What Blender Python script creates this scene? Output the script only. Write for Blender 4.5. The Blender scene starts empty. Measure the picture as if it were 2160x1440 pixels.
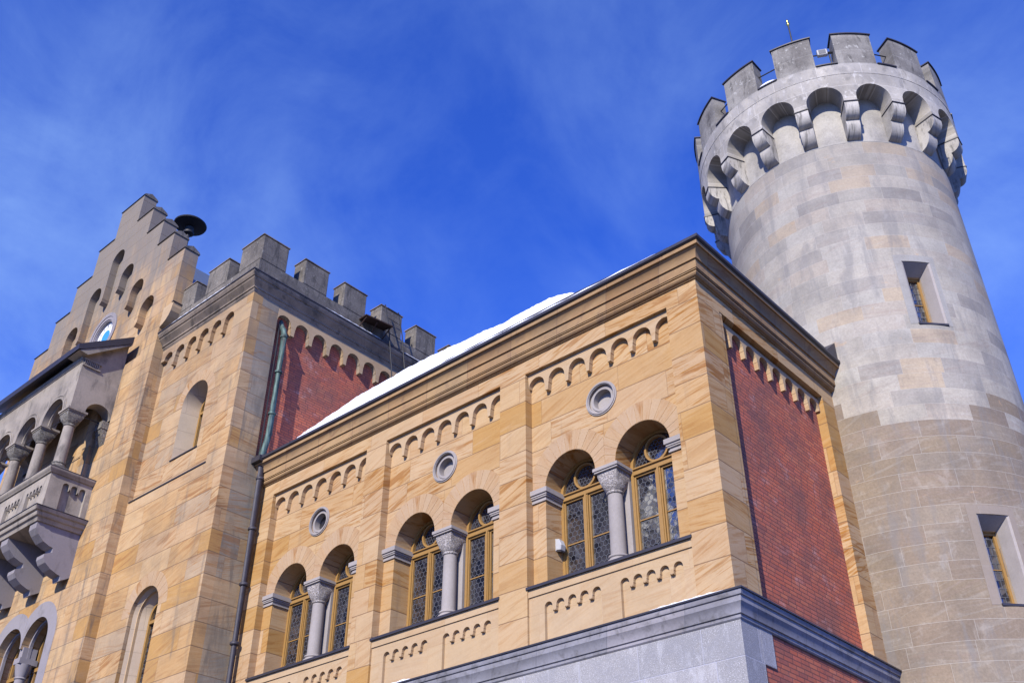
import bpy, math, random
from mathutils import Vector, Matrix
from mathutils.geometry import tessellate_polygon
random.seed(7)
scene = bpy.context.scene
COL = scene.collection
PI = math.pi

# ------------------------------------------------------------------ camera
cd = bpy.data.cameras.new('camera'); cam = bpy.data.objects.new('camera', cd); COL.objects.link(cam)
CAMP = Vector((7.18977804, -13.16461514, 1.7))
RW = ((0.7488734648673228, 0.6627128844050484, -0.0004079965), (-0.3772487839, 0.4257893019, -0.8224273983), (-0.5448595128, 0.6160479716, 0.5688699396))
cx_, cy_, cz_ = Vector(RW[0]), -Vector(RW[1]), -Vector(RW[2])
cam.matrix_world = Matrix(((cx_[0], cy_[0], cz_[0], CAMP[0]), (cx_[1], cy_[1], cz_[1], CAMP[1]), (cx_[2], cy_[2], cz_[2], CAMP[2]), (0, 0, 0, 1)))
cd.sensor_width = 36; cd.lens = 35.7916; cd.clip_end = 3000; cd.clip_start = 0.05
scene.camera = cam
# ------------------------------------------------------------------ light
SUN_AZ = math.atan2(0.335, -0.942)      # measured from +Y towards +X
SUN_EL = math.radians(30.5)
sl = bpy.data.lights.new('sun', 'SUN'); sun = bpy.data.objects.new('sun', sl); COL.objects.link(sun)
sd = Vector((math.sin(SUN_AZ) * math.cos(SUN_EL), math.cos(SUN_AZ) * math.cos(SUN_EL), math.sin(SUN_EL)))
sun.rotation_euler = sd.to_track_quat('Z', 'Y').to_euler(); sun.location = sd * 60
sl.energy = 5.0; sl.angle = math.radians(0.5); sl.color = (1.0, 0.93, 0.81)
world = bpy.data.worlds.new('World'); scene.world = world; world.use_nodes = True
wn = world.node_tree; wn.nodes.clear()
def wnode(t): return wn.nodes.new(t)
wo = wnode('ShaderNodeOutputWorld'); bg = wnode('ShaderNodeBackground'); sky = wnode('ShaderNodeTexSky')
sky.sky_type = 'NISHITA'; sky.sun_disc = False; sky.sun_elevation = SUN_EL; sky.sun_rotation = SUN_AZ; sky.altitude = 900; sky.dust_density = .3; sky.ozone_density = 2.0
tint = wnode('ShaderNodeMix'); tint.data_type = 'RGBA'; tint.blend_type = 'MULTIPLY'; tint.inputs[0].default_value = 1
tint.inputs[7].default_value = (0.37, 0.78, 2.3, 1)
wn.links.new(sky.outputs[0], tint.inputs[6])
tc = wnode('ShaderNodeTexCoord'); mp = wnode('ShaderNodeMapping'); mp.inputs['Rotation'].default_value = (.5, .35, .6); mp.inputs['Scale'].default_value = (1.2, 1.6, 1.5)
nz = wnode('ShaderNodeTexNoise'); nz.inputs['Scale'].default_value = 1.9; nz.inputs['Detail'].default_value = 7; nz.inputs['Roughness'].default_value = .55; nz.inputs['Distortion'].default_value = .6
wn.links.new(tc.outputs['Generated'], mp.inputs[0]); wn.links.new(mp.outputs[0], nz.inputs[0])
cr = wnode('ShaderNodeMapRange'); cr.inputs[1].default_value = .40; cr.inputs[2].default_value = .78; cr.inputs[3].default_value = 0; cr.inputs[4].default_value = .20; cr.interpolation_type = 'SMOOTHSTEP'
wn.links.new(nz.outputs[0], cr.inputs[0])
cm = wnode('ShaderNodeMix'); cm.data_type = 'RGBA'; cm.inputs[7].default_value = (3.9, 6.1, 9.7, 1)
def wm(op, a, b):
    o = wnode('ShaderNodeMath'); o.operation = op
    for v, i in ((a, 0), (b, 1)):
        if isinstance(v, (int, float)): o.inputs[i].default_value = v
        else: wn.links.new(v, o.inputs[i])
    return o.outputs[0]
acc = cr.outputs[0]
n2w = wnode('ShaderNodeTexNoise'); n2w.inputs['Scale'].default_value = 5.5; n2w.inputs['Detail'].default_value = 8; n2w.inputs['Roughness'].default_value = .62; n2w.inputs['Distortion'].default_value = .4; wn.links.new(tc.outputs['Generated'], n2w.inputs[0])
for dvec, pw, am in (((-.832, .263, .488), 30, .34), ((-.114, .793, .599), 70, .20), ((-.642, .229, .732), 60, .08), ((-.283, .565, .775), 110, .10)):
    dn = wnode('ShaderNodeVectorMath'); dn.operation = 'DOT_PRODUCT'; wn.links.new(tc.outputs['Generated'], dn.inputs[0]); dn.inputs[1].default_value = dvec
    acc = wm('ADD', acc, wm('MULTIPLY', wm('MULTIPLY', wm('POWER', wm('MAXIMUM', dn.outputs['Value'], 0.0), pw), am), wm('ADD', wm('MULTIPLY', n2w.outputs[0], 1.6), .0)))
acc = wm('ADD', acc, wm('MULTIPLY', wm('SUBTRACT', n2w.outputs[0], .5), .22)); acc = wm('MINIMUM', wm('MAXIMUM', acc, 0.0), 1.0)
wn.links.new(acc, cm.inputs[0]); wn.links.new(tint.outputs[2], cm.inputs[6])
wn.links.new(cm.outputs[2], bg.inputs[0]); bg.inputs[1].default_value = 0.10; wn.links.new(bg.outputs[0], wo.inputs[0])
vs = scene.view_settings; vs.view_transform = 'Standard'; vs.look = 'None'; vs.exposure = 0.4; vs.gamma = 1

# ------------------------------------------------------------------ materials
class NT:
    def __init__(s, name):
        s.m = bpy.data.materials.new(name); s.m.use_nodes = True; s.t = s.m.node_tree; s.t.nodes.clear()
        s.out = s.t.nodes.new('ShaderNodeOutputMaterial'); s.b = s.t.nodes.new('ShaderNodeBsdfPrincipled')
        s.t.links.new(s.b.outputs[0], s.out.inputs[0])
    def n(s, t, **k):
        o = s.t.nodes.new(t)
        for a, v in k.items(): setattr(o, a, v)
        return o
    def L(s, a, b): s.t.links.new(a, b)
    def put(s, v, i):
        if isinstance(v, (int, float, tuple)): i.default_value = v
        else: s.L(v, i)
    def M(s, op, a, b=0.0, c=0.0):
        o = s.n('ShaderNodeMath', operation=op)
        s.put(a, o.inputs[0]); s.put(b, o.inputs[1]); s.put(c, o.inputs[2]); return o.outputs[0]
    def xyz(s, x, y, z):
        o = s.n('ShaderNodeCombineXYZ'); s.put(x, o.inputs[0]); s.put(y, o.inputs[1]); s.put(z, o.inputs[2]); return o.outputs[0]
    def pos(s):
        g = s.n('ShaderNodeNewGeometry'); q = s.n('ShaderNodeSeparateXYZ'); s.L(g.outputs['Position'], q.inputs[0]); return g, q.outputs
    def noise(s, vec, scale, detail=4, rough=.55, dist=0.0):
        o = s.n('ShaderNodeTexNoise'); s.put(vec, o.inputs['Vector']); o.inputs['Scale'].default_value = scale; o.inputs['Detail'].default_value = detail
        o.inputs['Roughness'].default_value = rough; o.inputs['Distortion'].default_value = dist; return o.outputs[0]
    def rng(s, v, a, b, c=0.0, d=1.0, smooth=True):
        o = s.n('ShaderNodeMapRange'); o.interpolation_type = 'SMOOTHSTEP' if smooth else 'LINEAR'; s.put(v, o.inputs[0])
        for i, q in enumerate((a, b, c, d)): o.inputs[i + 1].default_value = q
        return o.outputs[0]
    def mix(s, f, a, b, mode='MIX'):
        o = s.n('ShaderNodeMix', data_type='RGBA', blend_type=mode); s.put(f, o.inputs[0])
        for v, i in ((a, o.inputs[6]), (b, o.inputs[7])):
            if isinstance(v, tuple): i.default_value = v if len(v) == 4 else v + (1,)
            else: s.L(v, i)
        return o.outputs[2]
    def wn3(s, vec):
        o = s.n('ShaderNodeTexWhiteNoise', noise_dimensions='3D'); s.put(vec, o.inputs[0])
        q = s.n('ShaderNodeSeparateColor'); s.L(o.outputs['Color'], q.inputs[0]); return q.outputs
    def ramp(s, f, stops, hard=False):
        o = s.n('ShaderNodeValToRGB'); s.put(f, o.inputs[0]); e = o.color_ramp.elements
        if hard: o.color_ramp.interpolation = 'CONSTANT'; stops = [(max(0, p - .5 / len(stops)), c) for p, c in stops]
        e[0].position = stops[0][0]; e[0].color = stops[0][1] + (1,); e[1].position = stops[-1][0]; e[1].color = stops[-1][1] + (1,)
        for p, c in stops[1:-1]:
            x = e.new(p); x.color = c + (1,)
        return o.outputs[0]
    def bump(s, h, strength=.3, dist=.02):
        o = s.n('ShaderNodeBump'); s.put(h, o.inputs['Height']); o.inputs['Strength'].default_value = strength; o.inputs['Distance'].default_value = dist
        s.L(o.outputs[0], s.b.inputs['Normal'])
    def done(s, col, rough=.85, spec=.25, metal=0.0):
        if isinstance(col, tuple): s.b.inputs['Base Color'].default_value = col + (1,)
        else: s.L(col, s.b.inputs['Base Color'])
        s.put(rough, s.b.inputs['Roughness']); s.b.inputs['Specular IOR Level'].default_value = spec; s.b.inputs['Metallic'].default_value = metal
        return s.m

TC = (0.02, 8.216); TR = 2.92; TR2 = 3.46
def masonry(name, tones, h, w, z0=0.0, mode='flat', radius=3.0, centre=TC, mortar=(.2, .16, .12), mw=.004, vein=None, veinamt=.8, vfreq=8.5, vslope=.10, grime=.25, weather=None, bump=.25, stag=True, rough=.88, wvar=.5, fine=.12, island=False, zones=None, speck=0.0, vj=1.0, hard=False, gain=1.0, stains=()):
    t = NT(name); g, p = t.pos(); x, y, z = p[0], p[1], p[2]
    if mode == 'radial':
        tcn = t.n('ShaderNodeTexCoord'); sq = t.n('ShaderNodeSeparateXYZ'); t.L(tcn.outputs['Object'], sq.inputs[0]); x2, z2 = sq.outputs[0], sq.outputs[2]
        u = t.M('SQRT', t.M('ADD', t.M('MULTIPLY', x2, x2), t.M('MULTIPLY', z2, z2))); z = t.M('MULTIPLY', t.M('ARCTAN2', z2, x2), .8)
    elif mode == 'cyl':
        a = t.M('ARCTAN2', t.M('SUBTRACT', y, centre[1]), t.M('SUBTRACT', x, centre[0])); u = t.M('MULTIPLY', a, radius)
    else: u = t.M('ADD', x, y)
    if island:
        cell = t.xyz(g.outputs['Random Per Island'], 3.1, 0.0); u = t.M('ADD', u, 0.0); mort = None
    else:
        zz = t.M('DIVIDE', t.M('SUBTRACT', z, z0), h); row = t.M('FLOOR', zz)
        r = t.wn3(t.xyz(row, 7.3, 1.7))
        wr = t.M('MULTIPLY', w, t.M('ADD', 1.0 - wvar / 2, t.M('MULTIPLY', r[0], wvar)))
        uu = t.M('ADD', t.M('DIVIDE', u, wr), t.M('ADD', t.M('MULTIPLY', row, .5), t.M('MULTIPLY', r[1], 0.9 if stag else .05)))
        blk = t.M('FLOOR', uu); cell = t.xyz(blk, row, 4.0)
        fu = t.M('SUBTRACT', uu, blk); fz = t.M('SUBTRACT', zz, row)
        du = t.M('MULTIPLY', t.M('MINIMUM', fu, t.M('SUBTRACT', 1.0, fu)), wr)
        dz = t.M('MULTIPLY', t.M('MINIMUM', fz, t.M('SUBTRACT', 1.0, fz)), h)
        mort = t.M('MAXIMUM', t.rng(dz, mw * .5, mw * 1.3, 1.0, 0.0), t.M('MULTIPLY', t.rng(du, mw * .5, mw * 1.3, 1.0, 0.0), vj))
    c3 = t.wn3(cell)
    n = len(tones); st = [((i + .5) / n, tones[i]) for i in range(n)]
    col = t.ramp(c3[0], st, hard)
    if zones:   # second set of block tones below a height, switched block by block
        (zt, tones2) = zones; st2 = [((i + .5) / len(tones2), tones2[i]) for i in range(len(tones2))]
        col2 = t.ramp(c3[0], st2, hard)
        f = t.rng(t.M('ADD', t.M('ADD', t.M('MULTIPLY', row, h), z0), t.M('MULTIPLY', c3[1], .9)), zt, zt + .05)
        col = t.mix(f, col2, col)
    off = t.xyz(t.M('MULTIPLY', c3[1], 60.0), t.M('MULTIPLY', c3[2], 60.0), 0.0)
    if vein:
        ang = t.M('ADD', vslope, t.M('MULTIPLY', t.M('SUBTRACT', c3[2], .4), 0.5)) if not island else t.M('MULTIPLY', t.M('SUBTRACT', c3[2], .5), .25)
        ca, sa = t.M('COSINE', ang), t.M('SINE', ang)
        a1 = t.M('ADD', t.M('MULTIPLY', u, ca), t.M('MULTIPLY', z, sa)); b1 = t.M('SUBTRACT', t.M('MULTIPLY', z, ca), t.M('MULTIPLY', u, sa))
        va = t.n('ShaderNodeVectorMath', operation='ADD'); t.put(t.xyz(t.M('MULTIPLY', a1, .8), t.M('MULTIPLY', b1, vfreq), 0.0), va.inputs[0]); t.put(off, va.inputs[1])
        vn = t.noise(va.outputs[0], 1.0, 4, .52, .9)
        vb = t.n('ShaderNodeVectorMath', operation='ADD'); t.put(t.xyz(t.M('MULTIPLY', a1, 1.6), t.M('MULTIPLY', b1, vfreq * 2.7), 3.0), vb.inputs[0]); t.put(off, vb.inputs[1])
        vn2 = t.noise(vb.outputs[0], 1.0, 4, .6, .8)
        f1 = t.rng(vn, .43, .68); f2 = t.rng(vn, .55, .63)
        amt = t.M('MULTIPLY', t.M('ADD', .34, t.M('MULTIPLY', t.M('MULTIPLY', c3[1], c3[1]), 1.15)), veinamt)
        col = t.mix(t.M('MULTIPLY', t.rng(vn2, .50, .66), t.M('MULTIPLY', amt, .8)), col, vein)
        lt = t.rng(vn, .46, .32, 0, .22)
        col = t.mix(lt, col, (tones[0][0] * 1.08, tones[0][1] * 1.12, tones[0][2] * 1.2))
        col = t.mix(t.M('MULTIPLY', f1, t.M('MULTIPLY', amt, .42)), col, vein)
        col = t.mix(t.M('MULTIPLY', t.M('MULTIPLY', f2, amt), .42), col, (vein[0] * .72, vein[1] * .55, vein[2] * .45))
    # broad and fine variation of the stone itself
    P3 = g.outputs['Position']
    g1 = t.noise(P3, 1.1, 5, .6); g2 = t.noise(P3, 22.0, 4, .65)
    col = t.mix(t.rng(g1, .35, .75, 0, grime), col, (.10, .09, .085))
    k = t.M('ADD', (1.0 - fine) * gain, t.M('MULTIPLY', g2, fine * 2 * gain)); kk = t.n('ShaderNodeVectorMath', operation='SCALE'); t.L(col, kk.inputs[0]); t.L(k, kk.inputs['Scale']); col = kk.outputs[0]
    if speck:
        g4 = t.noise(P3, 60.0, 2, .7); col = t.mix(t.rng(g4, .55, .62, 0, speck), col, (.12, .12, .15)); col = t.mix(t.rng(g4, .42, .36, 0, speck), col, (.85, .86, .95))
    for k, (sc_, am_, su, sz, lo_, hi_) in enumerate(stains):
        ns = t.noise(t.xyz(t.M('MULTIPLY', u, su), t.M('MULTIPLY', z, sz), 5.0 + 3.0 * k), 1.0, 7, .66, .3)
        col = t.mix(t.M('MULTIPLY', t.rng(ns, lo_, hi_), am_), col, sc_)
    if weather:
        (za, zb, wc, wa) = weather
        g3 = t.noise(t.xyz(t.M('MULTIPLY', u, 2.2), t.M('MULTIPLY', z, .55), 0.0), 1.0, 6, .65)
        f = t.M('MULTIPLY', t.rng(t.M('ADD', z, t.M('MULTIPLY', t.M('SUBTRACT', g3, .5), 8.0)), za, zb), wa)
        col = t.mix(f, col, wc)
    if mort is not None:
        mo = t.mix(0.0, mortar, mortar); col = t.mix(t.M('MULTIPLY', mort, .85), col, mo)
        hh = t.M('SUBTRACT', t.M('MULTIPLY', g2, .35), mort)
    else: hh = g2
    t.bump(hh, bump, .012)
    return t.done(col, rough, .2)

SAND = [(.63, .435, .245), (.60, .40, .22), (.585, .365, .165), (.64, .435, .23), (.56, .325, .115), (.61, .39, .19)]
VEIN = (.43, .19, .035)
CZ = 7.864
m_sand = masonry('sandstone_blocks', SAND, .549, 1.55, CZ, vein=VEIN, vj=.35, hard=True, veinamt=.85, mortar=(.17, .10, .055), mw=.010, grime=.10, bump=.3, gain=.68, stains=(((.16, .12, .085), .28, 2.6, .3, .58, .72),))
m_sandT = masonry('sandstone_blocks_weathered', SAND + [(.52, .38, .24)], .56, 1.45, CZ, vein=(.46, .25, .10), veinamt=1.0, mortar=(.15, .10, .065), mw=.010, grime=.35, weather=(14.5, 22.5, (.20, .17, .14), .6), bump=.3, vj=.3, hard=True, gain=.71, stains=(((.13, .115, .095), .45, 3.0, .35, .53, .70),))
m_sandTs = masonry('sandstone_blocks_greyed', [(.60, .43, .25), (.42, .36, .27), (.50, .40, .27), (.36, .32, .26), (.55, .38, .20), (.46, .39, .29)], .56, 1.45, CZ, vein=(.46, .25, .10), veinamt=.8, mortar=(.15, .10, .065), mw=.010, grime=.35, weather=(14.5, 22.5, (.20, .17, .14), .6), bump=.3, vj=.3, hard=True, gain=.66, stains=(((.13, .115, .095), .7, 2.6, .5, .48, .66),))
m_sandG = masonry('sandstone_gable', SAND, .56, 1.3, CZ, vein=(.46, .25, .10), veinamt=.7, mortar=(.13, .10, .075), mw=.009, grime=.4, weather=(19.5, 24.0, (.185, .165, .145), .90), bump=.3, vj=.3, hard=True, gain=.73, stains=(((.10, .095, .09), .6, 3.2, .5, .48, .66), ((.36, .24, .13), .5, 1.2, 1.0, .55, .65)))
m_sandS = masonry('sandstone_plain', [(.62, .45, .275), (.59, .42, .25), (.61, .44, .26)], .549, 1.1, CZ - .0, vein=VEIN, veinamt=.28, mortar=(.32, .21, .12), mw=.004, grime=.10, bump=.15, vj=.4, gain=.69)
m_sandC = masonry('sandstone_cornice', [(.52, .34, .17), (.47, .29, .14), (.50, .32, .16), (.42, .25, .115)], 5.0, 1.25, 10.0, vein=(.38, .2, .1), veinamt=.5, mortar=(.18, .11, .07), mw=.009, grime=.35, bump=.2, gain=.66, stains=(((.13, .08, .06), .5, 2.4, 2.0, .54, .68),))
m_vous = masonry('sandstone_voussoirs', [(.57, .40, .25), (.55, .375, .225), (.58, .40, .235), (.56, .37, .21)], 1, 1, mode='radial', vein=VEIN, island=True, grime=.1, vfreq=3.5, veinamt=.6, gain=.69)
m_greyp = masonry('grey_parapet_stone', [(.24, .215, .185), (.195, .175, .155), (.27, .24, .205)], .46, 1.3, 19.3, mortar=(.12, .11, .1), mw=.006, grime=.85, weather=None, bump=.6, fine=.6, gain=0.72, stains=(((.055, .052, .048), .75, 5.5, 1.1, .50, .66), ((.34, .33, .30), .5, 9.0, 6.0, .58, .68)))
m_greyc = masonry('grey_cornice_stone', [(.44, .35, .27), (.39, .31, .245), (.42, .34, .28)], 9.0, 1.8, 12.0, mortar=(.14, .12, .1), mw=.008, grime=.6, bump=.25, fine=.3, gain=0.6, stains=(((.055, .052, .048), .7, 2.5, 3.0, .50, .66),))
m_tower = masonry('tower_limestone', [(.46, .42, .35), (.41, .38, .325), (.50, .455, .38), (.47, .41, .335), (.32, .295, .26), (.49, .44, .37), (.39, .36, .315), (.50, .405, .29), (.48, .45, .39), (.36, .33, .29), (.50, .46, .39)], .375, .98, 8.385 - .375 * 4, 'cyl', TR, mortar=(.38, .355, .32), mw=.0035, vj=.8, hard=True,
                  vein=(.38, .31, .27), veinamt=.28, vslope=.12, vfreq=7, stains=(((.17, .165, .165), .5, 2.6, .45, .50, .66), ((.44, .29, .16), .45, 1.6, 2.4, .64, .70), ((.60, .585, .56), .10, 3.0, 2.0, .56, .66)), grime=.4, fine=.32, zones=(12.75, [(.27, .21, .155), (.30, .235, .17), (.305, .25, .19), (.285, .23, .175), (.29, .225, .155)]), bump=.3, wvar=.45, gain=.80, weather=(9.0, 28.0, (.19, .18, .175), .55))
m_towtop = masonry('tower_crown_limestone', [(.50, .465, .41), (.43, .40, .355), (.52, .48, .42), (.47, .435, .38)], .42, 1.25, 21.91 - .42 * 5, 'cyl', TR2, mortar=(.52, .49, .46), mw=.005, hard=True, grime=.45, fine=.22, weather=(20.8, 23.0, (.26, .25, .25), .5), bump=.35, gain=0.82, stains=(((.13, .125, .12), .6, 3.5, 1.6, .50, .66), ((.62, .60, .57), .5, 4.0, 3.0, .56, .66)))
m_corb = masonry('corbel_limestone', [(.50, .47, .43), (.53, .50, .455), (.46, .435, .40)], 1, 1, island=True, grime=.45, fine=.2, bump=.3, gain=0.86, stains=(((.055, .052, .048), .6, 9.0, 1.8, .48, .64),))
m_merl = masonry('merlon_limestone', [(.33, .31, .285), (.285, .27, .25), (.36, .34, .31)], .5, 5.0, 22.31, 'cyl', TR2, mortar=(.3, .29, .28), mw=.004, grime=.8, fine=.35, bump=.4, gain=0.75, stains=(((.055, .052, .048), .65, 5.0, 1.2, .50, .66), ((.48, .47, .44), .5, 8.0, 6.0, .58, .68)))
m_brick = masonry('red_brick', [(.52, .135, .07), (.47, .12, .065), (.57, .175, .09), (.49, .125, .07), (.55, .155, .08), (.37, .105, .07), (.53, .145, .085)], .0775, .27, 7.3, mortar=(.13, .06, .055), mw=.0095, grime=.55, bump=.35, stag=True, wvar=.2, rough=.8, fine=.2, stains=(((.62, .42, .38), .38, 1.4, 2.2, .56, .70), ((.12, .05, .05), .3, 1.1, .9, .52, .68)), gain=.93)
m_gran = masonry('pale_granite', [(.50, .485, .49), (.54, .52, .525), (.45, .44, .45)], .60, 1.25, 6.31 - 3.0, mortar=(.42, .42, .48), mw=.006, grime=.1, fine=.3, bump=.7, wvar=.3, speck=.35, gain=0.58, stains=(((.22, .22, .24), .45, 1.6, 1.6, .48, .62), ((.62, .62, .66), .18, 2.5, 1.2, .54, .64)))
m_ledge = masonry('ledge_granite', [(.36, .35, .39), (.31, .31, .35), (.40, .38, .41)], 4.0, 1.5, 4.0, mortar=(.15, .15, .17), mw=.008, grime=.45, fine=.2, bump=.2, gain=0.72, stains=(((.055, .052, .048), .45, 4.0, 4.0, .50, .66),))
m_grey = masonry('grey_carved_stone', [(.40, .36, .34), (.38, .345, .325)], 8, 8, mortar=(.4, .4, .4), mw=.0001, grime=.25, fine=.15, bump=.2, gain=0.8)
m_greyL = masonry('loggia_stone', [(.47, .41, .345), (.42, .365, .31)], 3, 3, mortar=(.2, .2, .2), mw=.004, grime=.5, fine=.2, bump=.2, gain=0.72, stains=(((.09, .082, .075), .65, 3.0, 1.0, .50, .68),))
m_lav = masonry('lavender_surround_stone', [(.36, .33, .35), (.38, .35, .37)], 3, 3, mortar=(.3, .3, .3), mw=.003, grime=.15, fine=.1, bump=.15, gain=0.66, stains=(((.12, .11, .11), .4, 3.0, 1.2, .52, .66),))
m_carve = None
def carved(name, base, dark):
    t = NT(name); g, p = t.pos(); n1 = t.noise(g.outputs['Position'], 17, 3, .5, 1.6); n2 = t.noise(g.outputs['Position'], 45, 3, .6)
    f = t.M('ADD', t.M('MULTIPLY', t.rng(n1, .46, .54), .75), t.M('MULTIPLY', n2, .25)); col = t.mix(f, dark, base)
    t.bump(f, .8, .03); return t.done(col, .85, .2)
m_carve = carved('carved_capital_stone', (.40, .365, .345), (.24, .215, .20))
m_carveL = carved('weathered_capital_stone', (.24, .22, .19), (.12, .11, .10))
def plain(name, col, rough=.6, spec=.4, metal=0.0, ns=8.0, amt=.25, bump=.1):
    t = NT(name); g, p = t.pos(); n = t.noise(g.outputs['Position'], ns, 5, .6)
    c = t.mix(t.rng(n, .3, .75, 0, amt), col, tuple(q * .45 for q in col)); t.bump(n, bump, .01); return t.done(c, rough, spec, metal)
m_ochre = plain('ochre_painted_wood', (.29, .165, .05), .5, .4, ns=14, amt=.2)
m_dark = plain('dark_sheet_metal', (.035, .032, .04), .5, .5, ns=5, amt=.4)
m_pipe = plain('dark_pipe_metal', (.05, .046, .06), .6, .4, .1, ns=7, amt=.5)
m_iron = plain('dark_iron', (.02, .02, .024), .6, .4)
m_lead = plain('lead_came', (.085, .09, .105), .5, .5)
m_slate = plain('grey_roof_metal', (.10, .125, .17), .45, .5, amt=.3)
m_wood = plain('old_dark_wood', (.05, .03, .025), .85, .2, ns=12, amt=.5)
m_white = plain('white_plastic', (.40, .40, .41), .5, .4, amt=.25)
m_gold = plain('gilded_metal', (.9, .6, .15), .25, .5, 1.0)
m_blue = plain('blue_enamel', (.05, .28, .62), .4, .5, amt=.1)
m_face = plain('clock_face_enamel', (.78, .80, .84), .4, .5, amt=.05)
m_stucco = masonry('plain_backing_stone', [(.45, .36, .26), (.43, .34, .25)], .55, 1.4, CZ, grime=.2)
m_brass = plain('brass_fitting', (.7, .55, .3), .3, .5, .8)
def copper():
    t = NT('weathered_copper'); g, p = t.pos(); n = t.noise(t.xyz(t.M('MULTIPLY', p[0], 14.0), t.M('MULTIPLY', p[1], 14.0), t.M('MULTIPLY', p[2], 2.0)), 1.0, 5, .65)
    c = t.ramp(n, [(.36, (.03, .04, .04)), (.52, (.065, .115, .105)), (.66, (.14, .21, .19))]); t.bump(n, .2, .01); return t.done(c, .65, .4, .2)
m_copper = copper()
def snowm():
    t = NT('snow'); g, p = t.pos(); n = t.noise(g.outputs['Position'], 3.5, 6, .6); t.bump(n, .35, .08)
    t.b.inputs['Subsurface Weight'].default_value = .0; return t.done(t.mix(n, (.66, .68, .72), (.80, .81, .84)), .6, .3)
m_snow = snowm()
def glassm():
    t = NT('leaded_window_glass'); g, p = t.pos()
    v = t.n('ShaderNodeTexVoronoi'); v.inputs['Scale'].default_value = 8.5; t.L(t.xyz(t.M('ADD', p[0], t.M('MULTIPLY', p[1], .7)), 0.0, p[2]), v.inputs[0])
    q = t.n('ShaderNodeSeparateColor'); t.L(v.outputs['Color'], q.inputs[0])
    n = t.noise(g.outputs['Position'], 1.6, 3, .5, .4)
    h = t.M('ADD', t.M('MULTIPLY', n, 1.2), t.M('MULTIPLY', v.outputs['Distance'], .22)); t.bump(h, .10, .05)
    s = t.rng(q.outputs[0], .15, .7, .25, 1.0)
    c = t.mix(t.rng(q.outputs[1], .2, .9), (.008, .008, .012), (.03, .028, .035))
    t.b.inputs['IOR'].default_value = 2.0
    t.L(s, t.b.inputs['Specular IOR Level']); t.L(c, t.b.inputs['Base Color']); t.b.inputs['Roughness'].default_value = .06
    return t.m
m_glass = glassm()
def groundm():
    t = NT('cobbled_ground'); g, p = t.pos(); n = t.noise(g.outputs['Position'], .6, 6, .6); v = t.n('ShaderNodeTexVoronoi'); v.inputs['Scale'].default_value = 7
    t.L(g.outputs['Position'], v.inputs[0]); c = t.mix(t.rng(n, .42, .6), (.06, .055, .05), (.13, .13, .14)); t.bump(v.outputs['Distance'], .4, .02); return t.done(c, .85, .2)
m_ground = groundm()

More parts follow.
